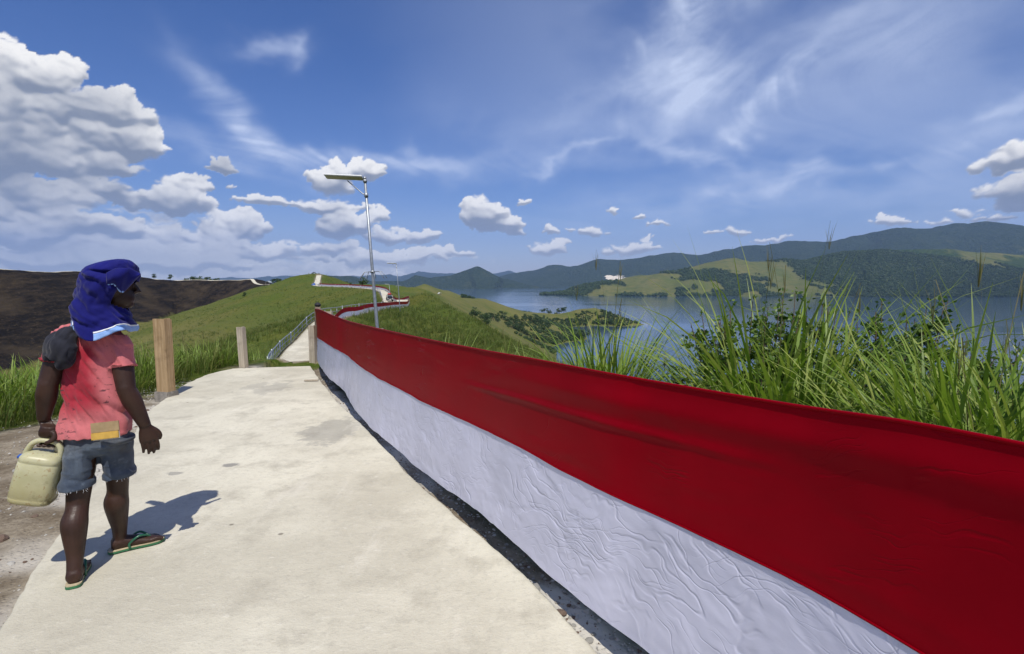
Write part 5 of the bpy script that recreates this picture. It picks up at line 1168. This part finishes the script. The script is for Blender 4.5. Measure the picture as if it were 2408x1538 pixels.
    for i in range(4):
        o = bx * (-.033 + .0215 * i); r = (.0090, .0098, .0100, .0094)[i]
        limb(b, [g + o + nz * .036 + ny * .022, g + o + nz * .010 + ny * .033, g + o - nz * .016 + ny * .026, g + o - nz * .028 + ny * .002, g + o - nz * .022 - ny * .020], [r * 1.15, r * 1.1, r, r, r * .85], 5, 10)
    limb(b, [g + nz * .052 + bx * .030 - ny * .016, g + nz * .026 + bx * .040 - ny * .026, g + nz * .004 + bx * .022 - ny * .031, g - nz * .006 + bx * .002 - ny * .030], [.014, .0125, .0115, .009], 5, 10)
    return fuse(b, 'body', skin, man, .0042, 2)
LH, LT = np.array(PG(168, 1385)), None
LH = LH + np.array([0, .015, 0]); LT = LH + np.array([-.50, .866, 0]) * .262; RH = np.array(PG(262, 1299)); RTOE = np.array(PG(370, 1272)); RTOE = RH + (RTOE - RH) / np.linalg.norm(RTOE - RH) * .262
La = LH + np.array([-.022, .039, .085]); Ra = RH + (RTOE - RH) / .262 * .045 + np.array([0, 0, .085])
# the can hangs from the left hand: its handle bar
GRIP = v3(112, 1036, 2.76); GAX = np.array([.93, .30, -.12]); GAX /= np.linalg.norm(GAX)
body()
# --- sandals
def sandal(heel, toe, side, label):
    d = (toe - heel) / np.linalg.norm(toe - heel); s = np.cross(d, UP) * side; L = .285; o = heel - d * .018
    root = empty('sandal', tuple(heel - BASE)); root.parent = man; out = []
    prof = [(.0, .018), (.03, .032), (.10, .037), (.30, .036), (.50, .039), (.70, .047), (.84, .047), (.94, .036), (1.0, .014)]
    C = cat_poly([(f, w) for f, w in prof], 48)
    pl = [o + d * L * f + s * (-w) for f, w in C] + [o + d * L * f + s * (w * .92) for f, w in C[::-1]]
    def plate(z0, z1, m, nm, sh=0.0):
        mb = MB(); n = len(pl); c0 = o + d * L * .5
        lo = [p * (1 - sh) + c0 * sh for p in pl]; mb.v = [tuple(p - heel + UP * z0) for p in lo] + [tuple(p - heel + UP * z1) for p in lo]
        mb.f = [tuple(range(n))[::-1], tuple(range(n, 2 * n))] + [(i, (i + 1) % n, n + (i + 1) % n, n + i) for i in range(n)]
        return mb.build(nm, m, root)
    plate(.001, .013, green_foam, 'sole'); plate(.0132, .0185, cream_foam, 'footbed', .02)
    for q in (-1, 1):
        mb = MB(); a = heel + d * .090 + s * .036 * q + UP * .02; t_ = heel + d * .195 - s * .006 + UP * .03; m_ = (a + t_) / 2 + s * .028 * q * .5 + UP * .050
        c_ = cat_poly([a - UP * .010, a + UP * .022, m_, t_ + UP * .012, t_ - UP * .016], 24); mb.tube([tuple(p - heel) for p in c_], .0068, 8); mb.build('strap', green_strap, root, smooth=True)
    return root
green_foam = simple('green_foam', (.035, .14, .060), .7, 0, .2, 20); cream_foam = simple('cream_foam', (.46, .38, .24), .8, 0, .2, 25); green_strap = simple('green_strap', (.012, .10, .050), .35, 0, .15, 12, spec=.6)
sandal(LH, LT, 1, ''); sandal(RH, RTOE, -1, '')
# --- shirt
def shirt():
    b = MB(); hem = v3(220, 1022, 2.87); cen = lambda u, v: v3(u, v, 2.87)
    loft(b, [(hem, RT * .178, FW * .128), (cen(220, 1008), RT * .178, FW * .128), (cen(222, 965), RT * .172, FW * .124), (cen(224, 915), RT * .164, FW * .118), (cen(222, 865), RT * .164, FW * .120), (cen(219, 822), RT * .170, FW * .120), (cen(217, 790), RT * .170, FW * .114), (cen(218, 768), RT * .152, FW * .102), (cen(224, 752), RT * .108, FW * .086), (cen(232, 742), RT * .072, FW * .068)], 36, sup=2.25)
    e = Rs + (Re - Rs) * .62; d = (e - Rs) / np.linalg.norm(e - Rs); a1 = RT - d * d.dot(RT); a1 /= np.linalg.norm(a1); a2 = np.cross(d, a1)
    loft(b, [(Rs - RT * .07 + UP * .050, a1 * .06, a2 * .080), (Rs - RT * .02 + UP * .020, a1 * .082, a2 * .092), (Rs + d * .05 + RT * .006, a1 * .082, a2 * .090), (e - d * .03 + RT * .002, a1 * .075, a2 * .082), (e - d * .015 + RT * .002, a1 * .077, a2 * .084), (e + RT * .002, a1 * .077, a2 * .084)], 26)
    e = Ls + (Le - Ls) * .60; d = (e - Ls) / np.linalg.norm(e - Ls); a1 = RT - d * d.dot(RT); a1 /= np.linalg.norm(a1); a2 = np.cross(d, a1)
    loft(b, [(Ls + RT * .07 + UP * .050, a1 * .06, a2 * .080), (Ls + RT * .02 + UP * .020, a1 * .084, a2 * .090), (Ls + d * .05, a1 * .084, a2 * .090), (e, a1 * .080, a2 * .086)], 26)
    def disp(co):
        p = co - BASE; x = p @ RT; y = p @ FW; z = p[:, 2]
        ph = np.arctan2(x, -y)
        dg = z * 3.2 + x * 5.2; al = z * 5.0 - x * 3.0
        w = .35 * fbm(al * .8, dg * .8, 3, 140)
        f = np.abs(vn(dg * 2.1 + w * 2, al * .55 + ph * .2, 141) - .5) * 2
        f2 = np.abs(vn(dg * 4.5 - w, al * .9, 142) - .5) * 2
        vert = vn(ph * 4.0 + .5 * w, z * 1.6, 143) - .5
        low = sst(z, 1.15, .8)
        return -.024 * (1 - np.minimum(1, f * 1.5)) * sst(z, .76, .88) - .010 * (1 - np.minimum(1, f2 * 1.5)) + .022 * vert * low + .008 * fbm(x * 6, z * 6, 3, 144)
    return fuse(b, 'shirt', shirt_mat, man, .0058, 3, disp)
shirt()
# --- shorts
def shorts():
    b = MB()
    loft(b, [(v3(222, 1000, 2.87), RT * .148, FW * .098), (v3(225, 1018, 2.87), RT * .154, FW * .104), (v3(230, 1044, 2.88), RT * .164, FW * .118), (v3(233, 1062, 2.885), RT * .145, FW * .10), (v3(234, 1070, 2.885), RT * .10, FW * .06)], 32, sup=2.3)
    for h, k, sgn, fr, rw in ((Lh, Lk, -1, .80, .080), (Rh, Rk, 1, .84, .077)):
        e = h + (k - h) * fr; c0 = h - UP * .04 + RT * sgn * .015
        loft(b, [(c0 - UP * .03, RT * .074, FW * .100), (h + (k - h) * .35 + RT * sgn * .008, RT * .080, FW * .106), (h + (k - h) * .62 + RT * sgn * .010, RT * .078, FW * .098), (e - (k - h) * .03 + RT * sgn * .012, RT * rw, FW * .098), (e + RT * sgn * .012, RT * rw, FW * .098)], 28)
    def disp(co):
        p = co - BASE; x = p @ RT; y = p @ FW; z = p[:, 2]
        f = np.abs(vn(z * 9 + x * 7 + 2 * fbm(x * 5, z * 5, 3, 150), x * 3.5 - z * 2, 151) - .5) * 2
        seat = np.exp(-((x - .0) / .010) ** 2) * sst(z, .58, .64) * (y < 0)
        # pocket edges
        pk = 0
        for cx_ in (-.085, .088):
            dx, dz = np.abs(x - cx_), np.abs(z - .655)
            dd = np.abs(np.maximum(dx - .062, dz - .065)); pk = pk + np.exp(-(dd / .005) ** 2) * (y < 0)
        return -.010 * (1 - np.minimum(1, f * 1.8)) + .006 * fbm(x * 8, z * 8, 3, 152) - .006 * seat + .0028 * pk
    o = fuse(b, 'shorts', denim, man, .0058, 2, disp)
    # frayed threads along the two cut hems
    rg_ = np.random.default_rng(3); fr_ = MB()
    for h, k, sgn, fr, rw, n in ((Lh, Lk, -1, .80, .080, 40), (Rh, Rk, 1, .84, .077, 30)):
        e = h + (k - h) * fr + RT * sgn * .012
        for i in range(n):
            a = rg_.uniform(0, 6.28); p = e + RT * rw * .99 * math.cos(a) + FW * .096 * math.sin(a); l = rg_.uniform(.002, .011) * (2.2 if (sgn < 0 and math.cos(a) > .75) else 1)
            fr_.tube([tuple(p - BASE + UP * .006), tuple(p - BASE - UP * l * .5 + RT * rg_.normal(0, .0015)), tuple(p - BASE - UP * l + RT * rg_.normal(0, .003))], [.0008, .0007, .0005], 4)
    tag(fr_.build('frayed_hem', white_trim, o), kind='stuff')
shorts()
# --- head cloth: a blue jersey thrown over the head, open at the face
def hood():
    rows = [(609, 283, 6, 6, .012), (612, 280, 26, 24, .040), (618, 274, 46, 40, .068), (626, 266, 60, 56, .090), (636, 260, 68, 67, .106), (646, 258, 70, 74, .114), (658, 255, 70, 72, .118), (672, 253, 71, 64, .120), (688, 248, 70, 48, .120), (705, 243, 70, 46, .121), (722, 240, 71, 56, .126), (738, 240, 71, 66, .134), (752, 242, 70, 71, .144), (766, 244, 68, 73, .153), (782, 245, 66, 73, .160)]
    rr_ = cat_poly(rows, 14 * 5); nph = 120
    ph = np.linspace(0, 2 * np.pi, nph, endpoint=False); T = np.linspace(0, 1, len(rr_)); PH, TT = np.meshgrid(ph, T, indexing='ij')
    px = 2.86 / F / .99 * .80
    V = np.zeros((nph, len(rr_), 3)); cut = np.zeros((nph, len(rr_)), bool)
    for j, (v, uc, ab, af, dp) in enumerate(rr_):
        c = v3(uc, v, 2.87); co_, si = np.cos(ph), np.sin(ph)          # 0 = image right (face side), 90 = towards the viewer
        ax = np.where(co_ > 0, af, ab) * px
        drop = sst(np.array(v), 735., 782.) * (-.028 * np.exp(-((np.angle(np.exp(1j * (ph - 2.0)))) / .5) ** 2) + .024 * np.exp(-((np.angle(np.exp(1j * (ph - 1.0)))) / .38) ** 2) + .060 * np.exp(-((np.angle(np.exp(1j * (ph - 2.85)))) / .28) ** 2))
        pt = c[None] + E1[None] * (ax * co_)[:, None] + E2[None] * (dp * si)[:, None] + UP[None] * drop[:, None]
        V[:, j] = pt
        a = np.angle(np.exp(1j * (ph - .28)))
        lim = .86 * sst(np.array(v), 655., 672.) * sst(np.array(v), 737., 712.)
        cut[:, j] = np.abs(a) < lim
    nrm = V - np.stack([np.full((nph, len(rr_)), 0.0)] * 3, -1)
    # outward direction and folds
    out = np.cos(PH)[..., None] * E1 + np.sin(PH)[..., None] * E2
    dgl = PH * 1.0 + TT * 4.6; w = .6 * fbm(PH * 1.5, TT * 4, 3, 160)
    f = np.abs(vn(dgl * 1.35 + w, TT * 1.6 - PH * .5, 161) - .5) * 2; f2 = np.abs(vn(dgl * 2.8 + w, TT * 2.2, 162) - .5) * 2
    D = (.020 * np.minimum(1, f * 1.5) - .012 + .007 * np.minimum(1, f2 * 1.4)) * sst(TT, .12, .4) + .010 * fbm(PH * 2.2, TT * 6, 3, 163) + .012 * np.sin(PH * 5 + 9 * TT) * sst(TT, .78, 1.0)
    # a rolled crease from the temple over the crown
    D = D - .018 * np.exp(-((TT - .33 - .05 * np.cos(PH * 1.0)) / .022) ** 2) * np.exp(-((np.angle(np.exp(1j * (PH - 1.75)))) / .75) ** 2)
    V = V + out * D[..., None]
    Fq = grid_faces(nph, len(rr_), True); cf = cut.reshape(-1); keep = ~(cf[Fq].all(1)); Fq = Fq[keep]
    def part(faces, off, m, nm, thick, parent):
        W_ = (V + out * off).reshape(-1, 3) - BASE; me = npmesh(nm, W_, faces); o = link(nm, me, m, parent)
        md = o.modifiers.new('t', 'SOLIDIFY'); md.thickness = thick; md.offset = -1
        return o
    o = part(Fq, 0, navy, 'head_cloth', .004, man)
    nr = len(rr_); j0 = Fq % nr
    band = (j0.min(1) >= nr - 5); pv = PH.reshape(-1)[Fq].mean(1)
    sel = Fq[band & ((pv < 1.95) | (pv > 2.62))]; part(sel, .0035, sky_trim, 'trim', .003, o)
    edge = Fq[(j0.min(1) >= nr - 6) & (j0.max(1) <= nr - 5) & ((pv < 1.95) | (pv > 2.62))]; part(edge, .0045, white_trim, 'piping', .003, o)
    # folded panel over the temple with its own pale edging
    nu_, nv_ = 30, 22; G = np.zeros((nu_, nv_, 3))
    for i, s in enumerate(np.linspace(0, 1, nu_)):
        top = np.array([np.interp(s, (0, .35, .75, 1), (250, 272, 305, 331)), np.interp(s, (0, .35, .75, 1), (642, 631, 630, 644))]); bot = np.array([np.interp(s, (0, .3, .6, .8, 1), (251, 268, 283, 292, 331)), np.interp(s, (0, .3, .6, .8, 1), (670, 667, 687, 686, 645))])
        for j, t in enumerate(np.linspace(0, 1, nv_)):
            q = top * (1 - t) + bot * t; G[i, j] = v3(q[0], q[1], 2.728 + .10 * s ** 2.2 + .022 * (2 * t - .8) ** 2 + .006 * math.sin(7 * s + 4 * t))
    me = npmesh('panel', G.reshape(-1, 3) - BASE, grid_faces(nu_, nv_)); pn = link('panel', me, navy, o); md = pn.modifiers.new('t', 'SOLIDIFY'); md.thickness = .004; md.offset = 0
    e = MB(); e.tube([tuple(G[i, -1] - BASE + UP * .003 - np.array(E2) * -.004 + UP * .004 * math.sin(i * 1.7)) for i in range(2, 24)], [.004 + .0022 * math.sin(i * 1.3) for i in range(2, 24)], 8); e.build('panel_edging', sky_trim, pn, smooth=True)
hood()
# --- charcoal cloth slung over the left shoulder
def sling():
    b = MB()
    limb(b, [v3(176, 774, 2.80), v3(160, 790, 2.755), v3(146, 815, 2.735), v3(136, 840, 2.74)], [.030, .050, .062, .058], 6, 18)
    limb(b, [v3(150, 785, 2.78), v3(132, 800, 2.755), v3(124, 825, 2.745), v3(121, 848, 2.75)], [.030, .048, .050, .034], 6, 18)
    limb(b, [v3(168, 800, 2.745), v3(158, 832, 2.728), v3(146, 860, 2.735), v3(142, 868, 2.74)], [.026, .044, .034, .014], 6, 16)
    limb(b, [v3(176, 776, 2.80), v3(182, 768, 2.84), v3(180, 772, 2.92), v3(165, 800, 3.00)], [.030, .030, .034, .03], 6, 14)
    def disp(co):
        p = co - BASE; x, y, z = p[:, 0], p[:, 1], p[:, 2]; f = np.abs(vn(z * 9 - x * 26 + fbm(x * 9, z * 9, 3, 170) * 2, x * 5 + z * 7 + y * 6, 171) - .5) * 2
        return -.010 * (1 - np.minimum(1, f * 1.3)) + .005 * fbm(x * 14, z * 14, 3, 172)
    global man2
    o = fuse(b, 'cloth', char, None, .006, 2, disp); o.location = tuple(BASE); tag(o, "crumpled charcoal cloth slung over the man's left shoulder", 'cloth')
sling()
# --- notebook stuck in the back of his waistband
q = v3(248, 1012, 2.725); nbk = empty('notebook', tuple(q)); nbk.rotation_euler = (R(-6), R(-4), math.atan2(RT[1], RT[0]) + .02); tag(nbk, "brown and yellow pocket book tucked in the back of the man's waistband", 'notebook')
kraft = simple('brown_card', (.30, .215, .11), .8, 0, .12, 30, .2, 120); yel = simple('yellow_card', (.50, .31, .06), .75, 0, .15, 25)
b = MB(); b.box((0, 0, .018), (.130, .008, .052)); b.build('cover', kraft, nbk, bevel=.0015); b = MB(); b.box((-.002, -.0035, -.026), (.126, .010, .036)); b.build('band', yel, nbk, bevel=.0015)
b = MB(); b.box((.001, .003, -.004), (.122, .007, .088)); b.build('pages', simple('paper', (.6, .57, .48), .9), nbk)
# --- the can
def jerrycan():
    m, t, b_ = mat('milky_plastic'); co = t.coord('Object'); x, y, z = t.sep(co)
    n = t.noise(co, 9.0, 5.0, .6); c = t.mix(t.mr(n, .3, .7), (.50, .48, .28, 1), (.60, .58, .38, 1))
    liq = t.mr(z, .17, .03); c = t.mix(t.m('MULTIPLY', liq, .55), c, (.46, .40, .18, 1))
    gr = t.m('MULTIPLY', t.mr(t.noise(co, 16.0, 6.0, .7), .50, .72), t.mr(t.m('ADD', x, t.m('MULTIPLY', z, -.4)), -.04, .06)); c = t.mix(t.m('MULTIPLY', gr, .85), c, (.13, .10, .04, 1))
    ru = t.m('MULTIPLY', t.mr(t.noise(co, 38.0, 4.0, .6), .58, .68), .6); c = t.mix(ru, c, (.33, .20, .08, 1))
    t.put(b_, 'Base Color', c); b_.inputs['Roughness'].default_value = .38; b_.inputs['Specular IOR Level'].default_value = .4; b_.inputs['Subsurface Weight'].default_value = .35; b_.inputs['Subsurface Radius'].default_value = (.03, .028, .015); b_.inputs['Subsurface Scale'].default_value = .6
    t.put(b_, 'Normal', t.bump(n, .2, .004))
    tl = t.n.new('ShaderNodeBsdfTranslucent'); t.put(tl, 'Color', c); mx = t.n.new('ShaderNodeMixShader'); mx.inputs[0].default_value = .22
    t.l.new(b_.outputs[0], mx.inputs[1]); t.l.new(tl.outputs[0], mx.inputs[2]); t.l.new(mx.outputs[0], m.node_tree.nodes['Material Output'].inputs['Surface'])
    # axes of the can: along the handle, across, up (tilted)
    up = np.array([.26, .07, .96]); up /= np.linalg.norm(up); a = GAX - up * up.dot(GAX); a /= np.linalg.norm(a); cr = np.cross(up, a)
    root = empty('jerrycan', (0, 0, 0)); M = Matrix(((a[0], cr[0], up[0], 0), (a[1], cr[1], up[1], 0), (a[2], cr[2], up[2], 0), (0, 0, 0, 1)))
    o = GRIP - up * .335 - a * .000; M.translation = Vector(o); root.matrix_world = M; tag(root, "milky yellow plastic jerrycan hanging from the man's left hand", 'jerrycan')
    mb = MB(); X_, Y_ = np.array([1, 0, 0]), np.array([0, 1, 0])
    prof = [(0, .086, .060), (.004, .098, .070), (.012, .105, .076), (.030, .108, .079), (.034, .106, .077), (.038, .108, .079), (.10, .108, .079), (.16, .106, .078), (.222, .102, .076), (.226, .099, .073), (.230, .102, .076), (.246, .100, .074), (.258, .092, .068), (.268, .078, .056), (.274, .058, .040), (.276, .03, .02)]
    loft(mb, [(np.array([0, 0, z]), X_ * p * .90, Y_ * q) for z, p, q in prof], 44, sup=3.6); mb.build('body', m, root, smooth=True)
    mb = MB(); C = cat_poly([(-.079, 0, .235), (-.073, 0, .275), (-.058, 0, .312), (-.030, 0, .332), (.010, 0, .336), (.045, 0, .330), (.068, 0, .305), (.074, 0, .268), (.074, 0, .245)], 48)
    base = len(mb.v); Tn = np.gradient(C, axis=0); rings = []
    for p, d in zip(C, Tn):
        d = d / np.linalg.norm(d); s = np.cross(d, Y_); rings.append((p, Y_ * .021, s * .0135))
    loft(mb, rings, 16, sup=2.6); mb.build('handle', m, root, smooth=True)
    mb = MB(); loft(mb, [(np.array([.052, .028, z]), X_ * r, Y_ * r) for z, r in ((.262, .022), (.285, .021), (.286, .026), (.305, .026), (.308, .023))], 20); mb.build('cap', simple('cream_cap', (.52, .47, .33), .5), root, smooth=True)
    return root
jerrycan()
# ---------------------------------------------------------------- vehicle, huts and other far things
car_black = simple('dark_car_paint', (.018, .020, .024), .28, 0, .1, 4, spec=.6); glass_m = simple('car_glass', (.02, .025, .03), .08, 0, .05, 4, spec=.7); lens_m = simple('headlamp_lens', (.72, .72, .66), .15, 0, .05, 4, spec=.7)
chrome = simple('bright_trim', (.6, .6, .6), .25, .8, .05, 4); red_load = simple('red_load', (.45, .02, .015), .6, 0, .15, 6); plate_m = simple('white_plate', (.7, .7, .66), .5, 0, .05, 4)
def car():
    i = int(np.argmin(np.abs(far_path[:, 1] - 139))); p = far_path[i]; d = far_path[i] - far_path[i + 8]; ang = math.atan2(d[1], d[0])
    root = empty('parked_car', (p[0] + .1, p[1], gz(p[0], p[1]) + .08), ang); tag(root, 'dark boxy off-road car with a red load on its roof at the far bend', 'car')
    def prof(pts, w0, w1, name, m, par, bev=.04):          # side outline (x forward, z up) given a width that narrows with height
        zs = [q[1] for q in pts]; lo, hi = min(zs), max(zs); mb = MB(); n = len(pts)
        wd = [w0 + (w1 - w0) * (q[1] - lo) / (hi - lo) for q in pts]
        mb.v = [(q[0], -w / 2, q[1]) for q, w in zip(pts, wd)] + [(q[0], w / 2, q[1]) for q, w in zip(pts, wd)]
        mb.f = [tuple(range(n))[::-1], tuple(range(n, 2 * n))] + [(k, (k + 1) % n, n + (k + 1) % n, n + k) for k in range(n)]
        return mb.build(name, m, par, bevel=bev)
    body_ = prof([(-1.75, .38), (1.80, .38), (1.86, .60), (1.82, .92), (.75, 1.02), (-1.75, 1.02)], 1.62, 1.56, 'body', car_black, root)
    prof([(-1.70, 1.03), (.72, 1.03), (.35, 1.62), (.25, 1.66), (-1.62, 1.66)], 1.52, 1.30, 'cabin', car_black, root)
    mb = MB(); mb.add([(.735, -.66, 1.08), (.735, .66, 1.08), (.375, .57, 1.58), (.375, -.57, 1.58)], [(0, 1, 2, 3)]); w = mb.build('windscreen', glass_m, root); md = w.modifiers.new('t', 'SOLIDIFY'); md.thickness = .03; md.offset = 1
    for s in (-1, 1):
        for x0, x1 in ((-.55, .48), (-1.6, -.62)):
            mb = MB(); mb.box(((x0 + x1) / 2, s * .745, 1.30), (x1 - x0, .03, .38)); mb.build('side_window', glass_m, root)
        mb = MB(); mb.tube([(1.80, s * .56, .74), (1.875, s * .56, .74)], [.12, .11], 14); mb.build('headlight', lens_m, root)
        mb = MB(); mb.box((.62, s * .86, 1.12), (.10, .16, .16)); mb.build('mirror', car_black, root, bevel=.02)
        for x in (-1.15, 1.15):
            mb = MB(); mb.tube([(x, s * .62, .34), (x, s * .84, .34)], .34, 20); wh = mb.build('wheel', black_rubber, root, bevel=.03)
            mb = MB(); mb.tube([(x, s * .80, .34), (x, s * .855, .34)], .19, 14); mb.build('rim', chrome, wh)
    for z in (.60, .68, .76): 
        mb = MB(); mb.box((1.865, 0, z), (.03, .72, .035)); mb.build('grille_bar', chrome, root)
    mb = MB(); mb.box((1.90, 0, .46), (.14, 1.60, .16)); mb.build('bumper', black_rubber, root, bevel=.03)
    mb = MB(); mb.box((1.98, 0, .49), (.02, .42, .12)); mb.build('number_plate', plate_m, root)
    mb = MB(); mb.box((-.6, 0, 1.70), (1.7, 1.15, .05)); rk = mb.build('roof_rack', black_rubber, root)
    b = MB(); loft(b, [(np.array([-.45, 0, z]), np.array([.50 * k, 0, 0]), np.array([0, .46 * k, 0])) for z, k in ((0, .9), (.06, 1.0), (.26, 1.02), (.34, .9), (.37, .6))], 24, sup=3.2)
    ld = b.build('roof_load', red_load, None, smooth=True); ld.parent = None; ld.location = root.location + Vector((0, 0, 1.73)); ld.rotation_euler = (0, 0, ang); tag(ld, 'rounded red bundle tied on the roof of the dark car', 'bundle')
    return root
car()
thatch = simple('dark_roofing', (.045, .042, .040), .9, 0, .3, 3, .5, 12); tin = simple('weathered_tin', (.42, .46, .47), .5, .3, .2, 1.5, .2, 6); timber = wood_grey; white_tin = simple('white_tin', (.78, .80, .80), .45, 0, .1, .8)
def hut(p, w, d, hp, hr, rz, roof_m, label, walls=None, name='shelter', cat='shelter'):
    root = empty(name, p, rz); tag(root, label, cat)
    for sx in (-1, 1):
        for sy in (-1, 1):
            b = MB(); b.box((sx * w * .42, sy * d * .42, hp / 2 - .3), (.12, .12, hp + .6)); b.build('post', timber, root)
    rf = None
    for s in (-1, 1):
        b = MB(); ov = w * .56; b.add([(0, -d * .58, hp + hr), (0, d * .58, hp + hr), (s * ov, d * .58, hp - .08), (s * ov, -d * .58, hp - .08), (0, -d * .58, hp + hr - .07), (0, d * .58, hp + hr - .07), (s * ov, d * .58, hp - .15), (s * ov, -d * .58, hp - .15)],
                       [(0, 1, 2, 3), (4, 7, 6, 5), (0, 3, 7, 4), (1, 5, 6, 2), (3, 2, 6, 7), (0, 4, 5, 1)]); b.build('roof_slope', roof_m, root)
    b = MB(); b.tube([(0, -d * .6, hp + hr + .02), (0, d * .6, hp + hr + .02)], .06, 8); b.build('ridge_cap', roof_m, root)
    b = MB(); b.box((0, 0, .45), (w * .8, d * .8, .08)); b.build('floor_deck', timber, root)
    if walls:
        b = MB(); b.box((0, d * .40, hp * .5 + .2), (w * .8, .06, hp - .45)); b.build('back_wall', walls, root)
        b = MB(); b.box((-w * .40, 0, hp * .5 + .2), (.06, d * .74, hp - .45)); b.build('side_wall', walls, root)
    return root
q = P(739, 655, 297); hut((q[0], q[1], gz(q[0], q[1]) + .1), 2.6, 2.4, 1.75, .85, R(8), thatch, 'open dark roofed shelter on top of the grassy hill')
q = P(633, 690, 300); hut((q[0], q[1], max(gz(q[0], q[1]), q[2]) - .1), 2.7, 2.2, 1.7, .7, R(-15), tin, 'small open hut with a pale tin roof beside the left ridge path')
p = shore_hit(1192); q = P(1195, 783, p[1] - 6)
hut((q[0], q[1], LAKE + .6), 7.0, 6.0, 3.0, 2.0, R(20), white_tin, 'white roofed hut on posts over the water in the cove', wood_grey, 'lake_hut', 'hut')
jr = empty('jetty', (q[0] + 3, q[1], LAKE)); tag(jr, 'thin wooden jetty running right from the lake hut', 'jetty')
b = MB(); b.box((11, 1, 1.1), (20, 1.3, .18)); b.build('deck', wood_grey, jr)
for k in range(6):
    b = MB(); b.tube([(2 + k * 3.6, 1, -1.5), (2 + k * 3.6, 1, 1.1)], .12, 8); b.build('pile', wood_grey, jr)
p = on_land(1034, 694); hut((p[0], p[1], p[2]), 3.6, 3.2, 1.9, .9, R(30), white_tin, 'tiny white roofed hut on the brown hill beyond the lamps', None, 'field_hut', 'hut')
def heap(name, u, v, Y, r, h, m, label, cat, seed):
    q = P(u, v, Y); bm = bmesh.new(); bmesh.ops.create_icosphere(bm, subdivisions=3, radius=1)
    for w_ in bm.verts:
        k = .7 + .6 * float(vn(np.array([w_.co.x * 2.1 + seed]), np.array([w_.co.y * 2.1 + w_.co.z]), seed)[0]); w_.co = Vector((w_.co.x * k * r, w_.co.y * k * r, max(-.1, w_.co.z * k * h)))
    me = bpy.data.meshes.new(name); bm.to_mesh(me); bm.free(); o = link(name, me, m); o.location = (q[0], q[1], gz(q[0], q[1]) + .05); return tag(o, label, cat)
heap('tarpaulin', 738, 673, 243, .9, .8, simple('blue_tarpaulin', (.03, .09, .35), .5, 0, .2, 2), 'blue tarpaulin heap at the foot of the shelter hill', 'tarpaulin', 3)
heap('cement_sack', 748, 672, 246, .8, .4, simple('pale_sacking', (.6, .6, .58), .8, 0, .1, 2), 'pile of pale sacking beside the blue tarpaulin', 'sacking', 5)
heap('rubble_heap', 905, 705, 136, .9, .5, simple('pale_rubble', (.42, .38, .32), .9, 0, .3, 2), 'pale rubble heap left of the dark car', 'rubble', 7)
# ---------------------------------------------------------------- the air
def haze():
    b = MB(); b.box((0, 6700, 550), (31400, 17900, 1300)); o = b.build('haze', None)
    m = bpy.data.materials.new('haze'); m.use_nodes = True; nt = m.node_tree; nt.nodes.clear()
    out = nt.nodes.new('ShaderNodeOutputMaterial'); v = nt.nodes.new('ShaderNodeVolumePrincipled')
    v.inputs['Color'].default_value = (0.38, 0.57, 1.0, 1); v.inputs['Density'].default_value = 5.2e-5; v.inputs['Anisotropy'].default_value = 0.0
    nt.links.new(v.outputs[0], out.inputs['Volume']); o.data.materials.append(m)
    tag(o, 'thin pale blue haze over the lake and the far hills', 'haze', kind='stuff'); return o
haze()
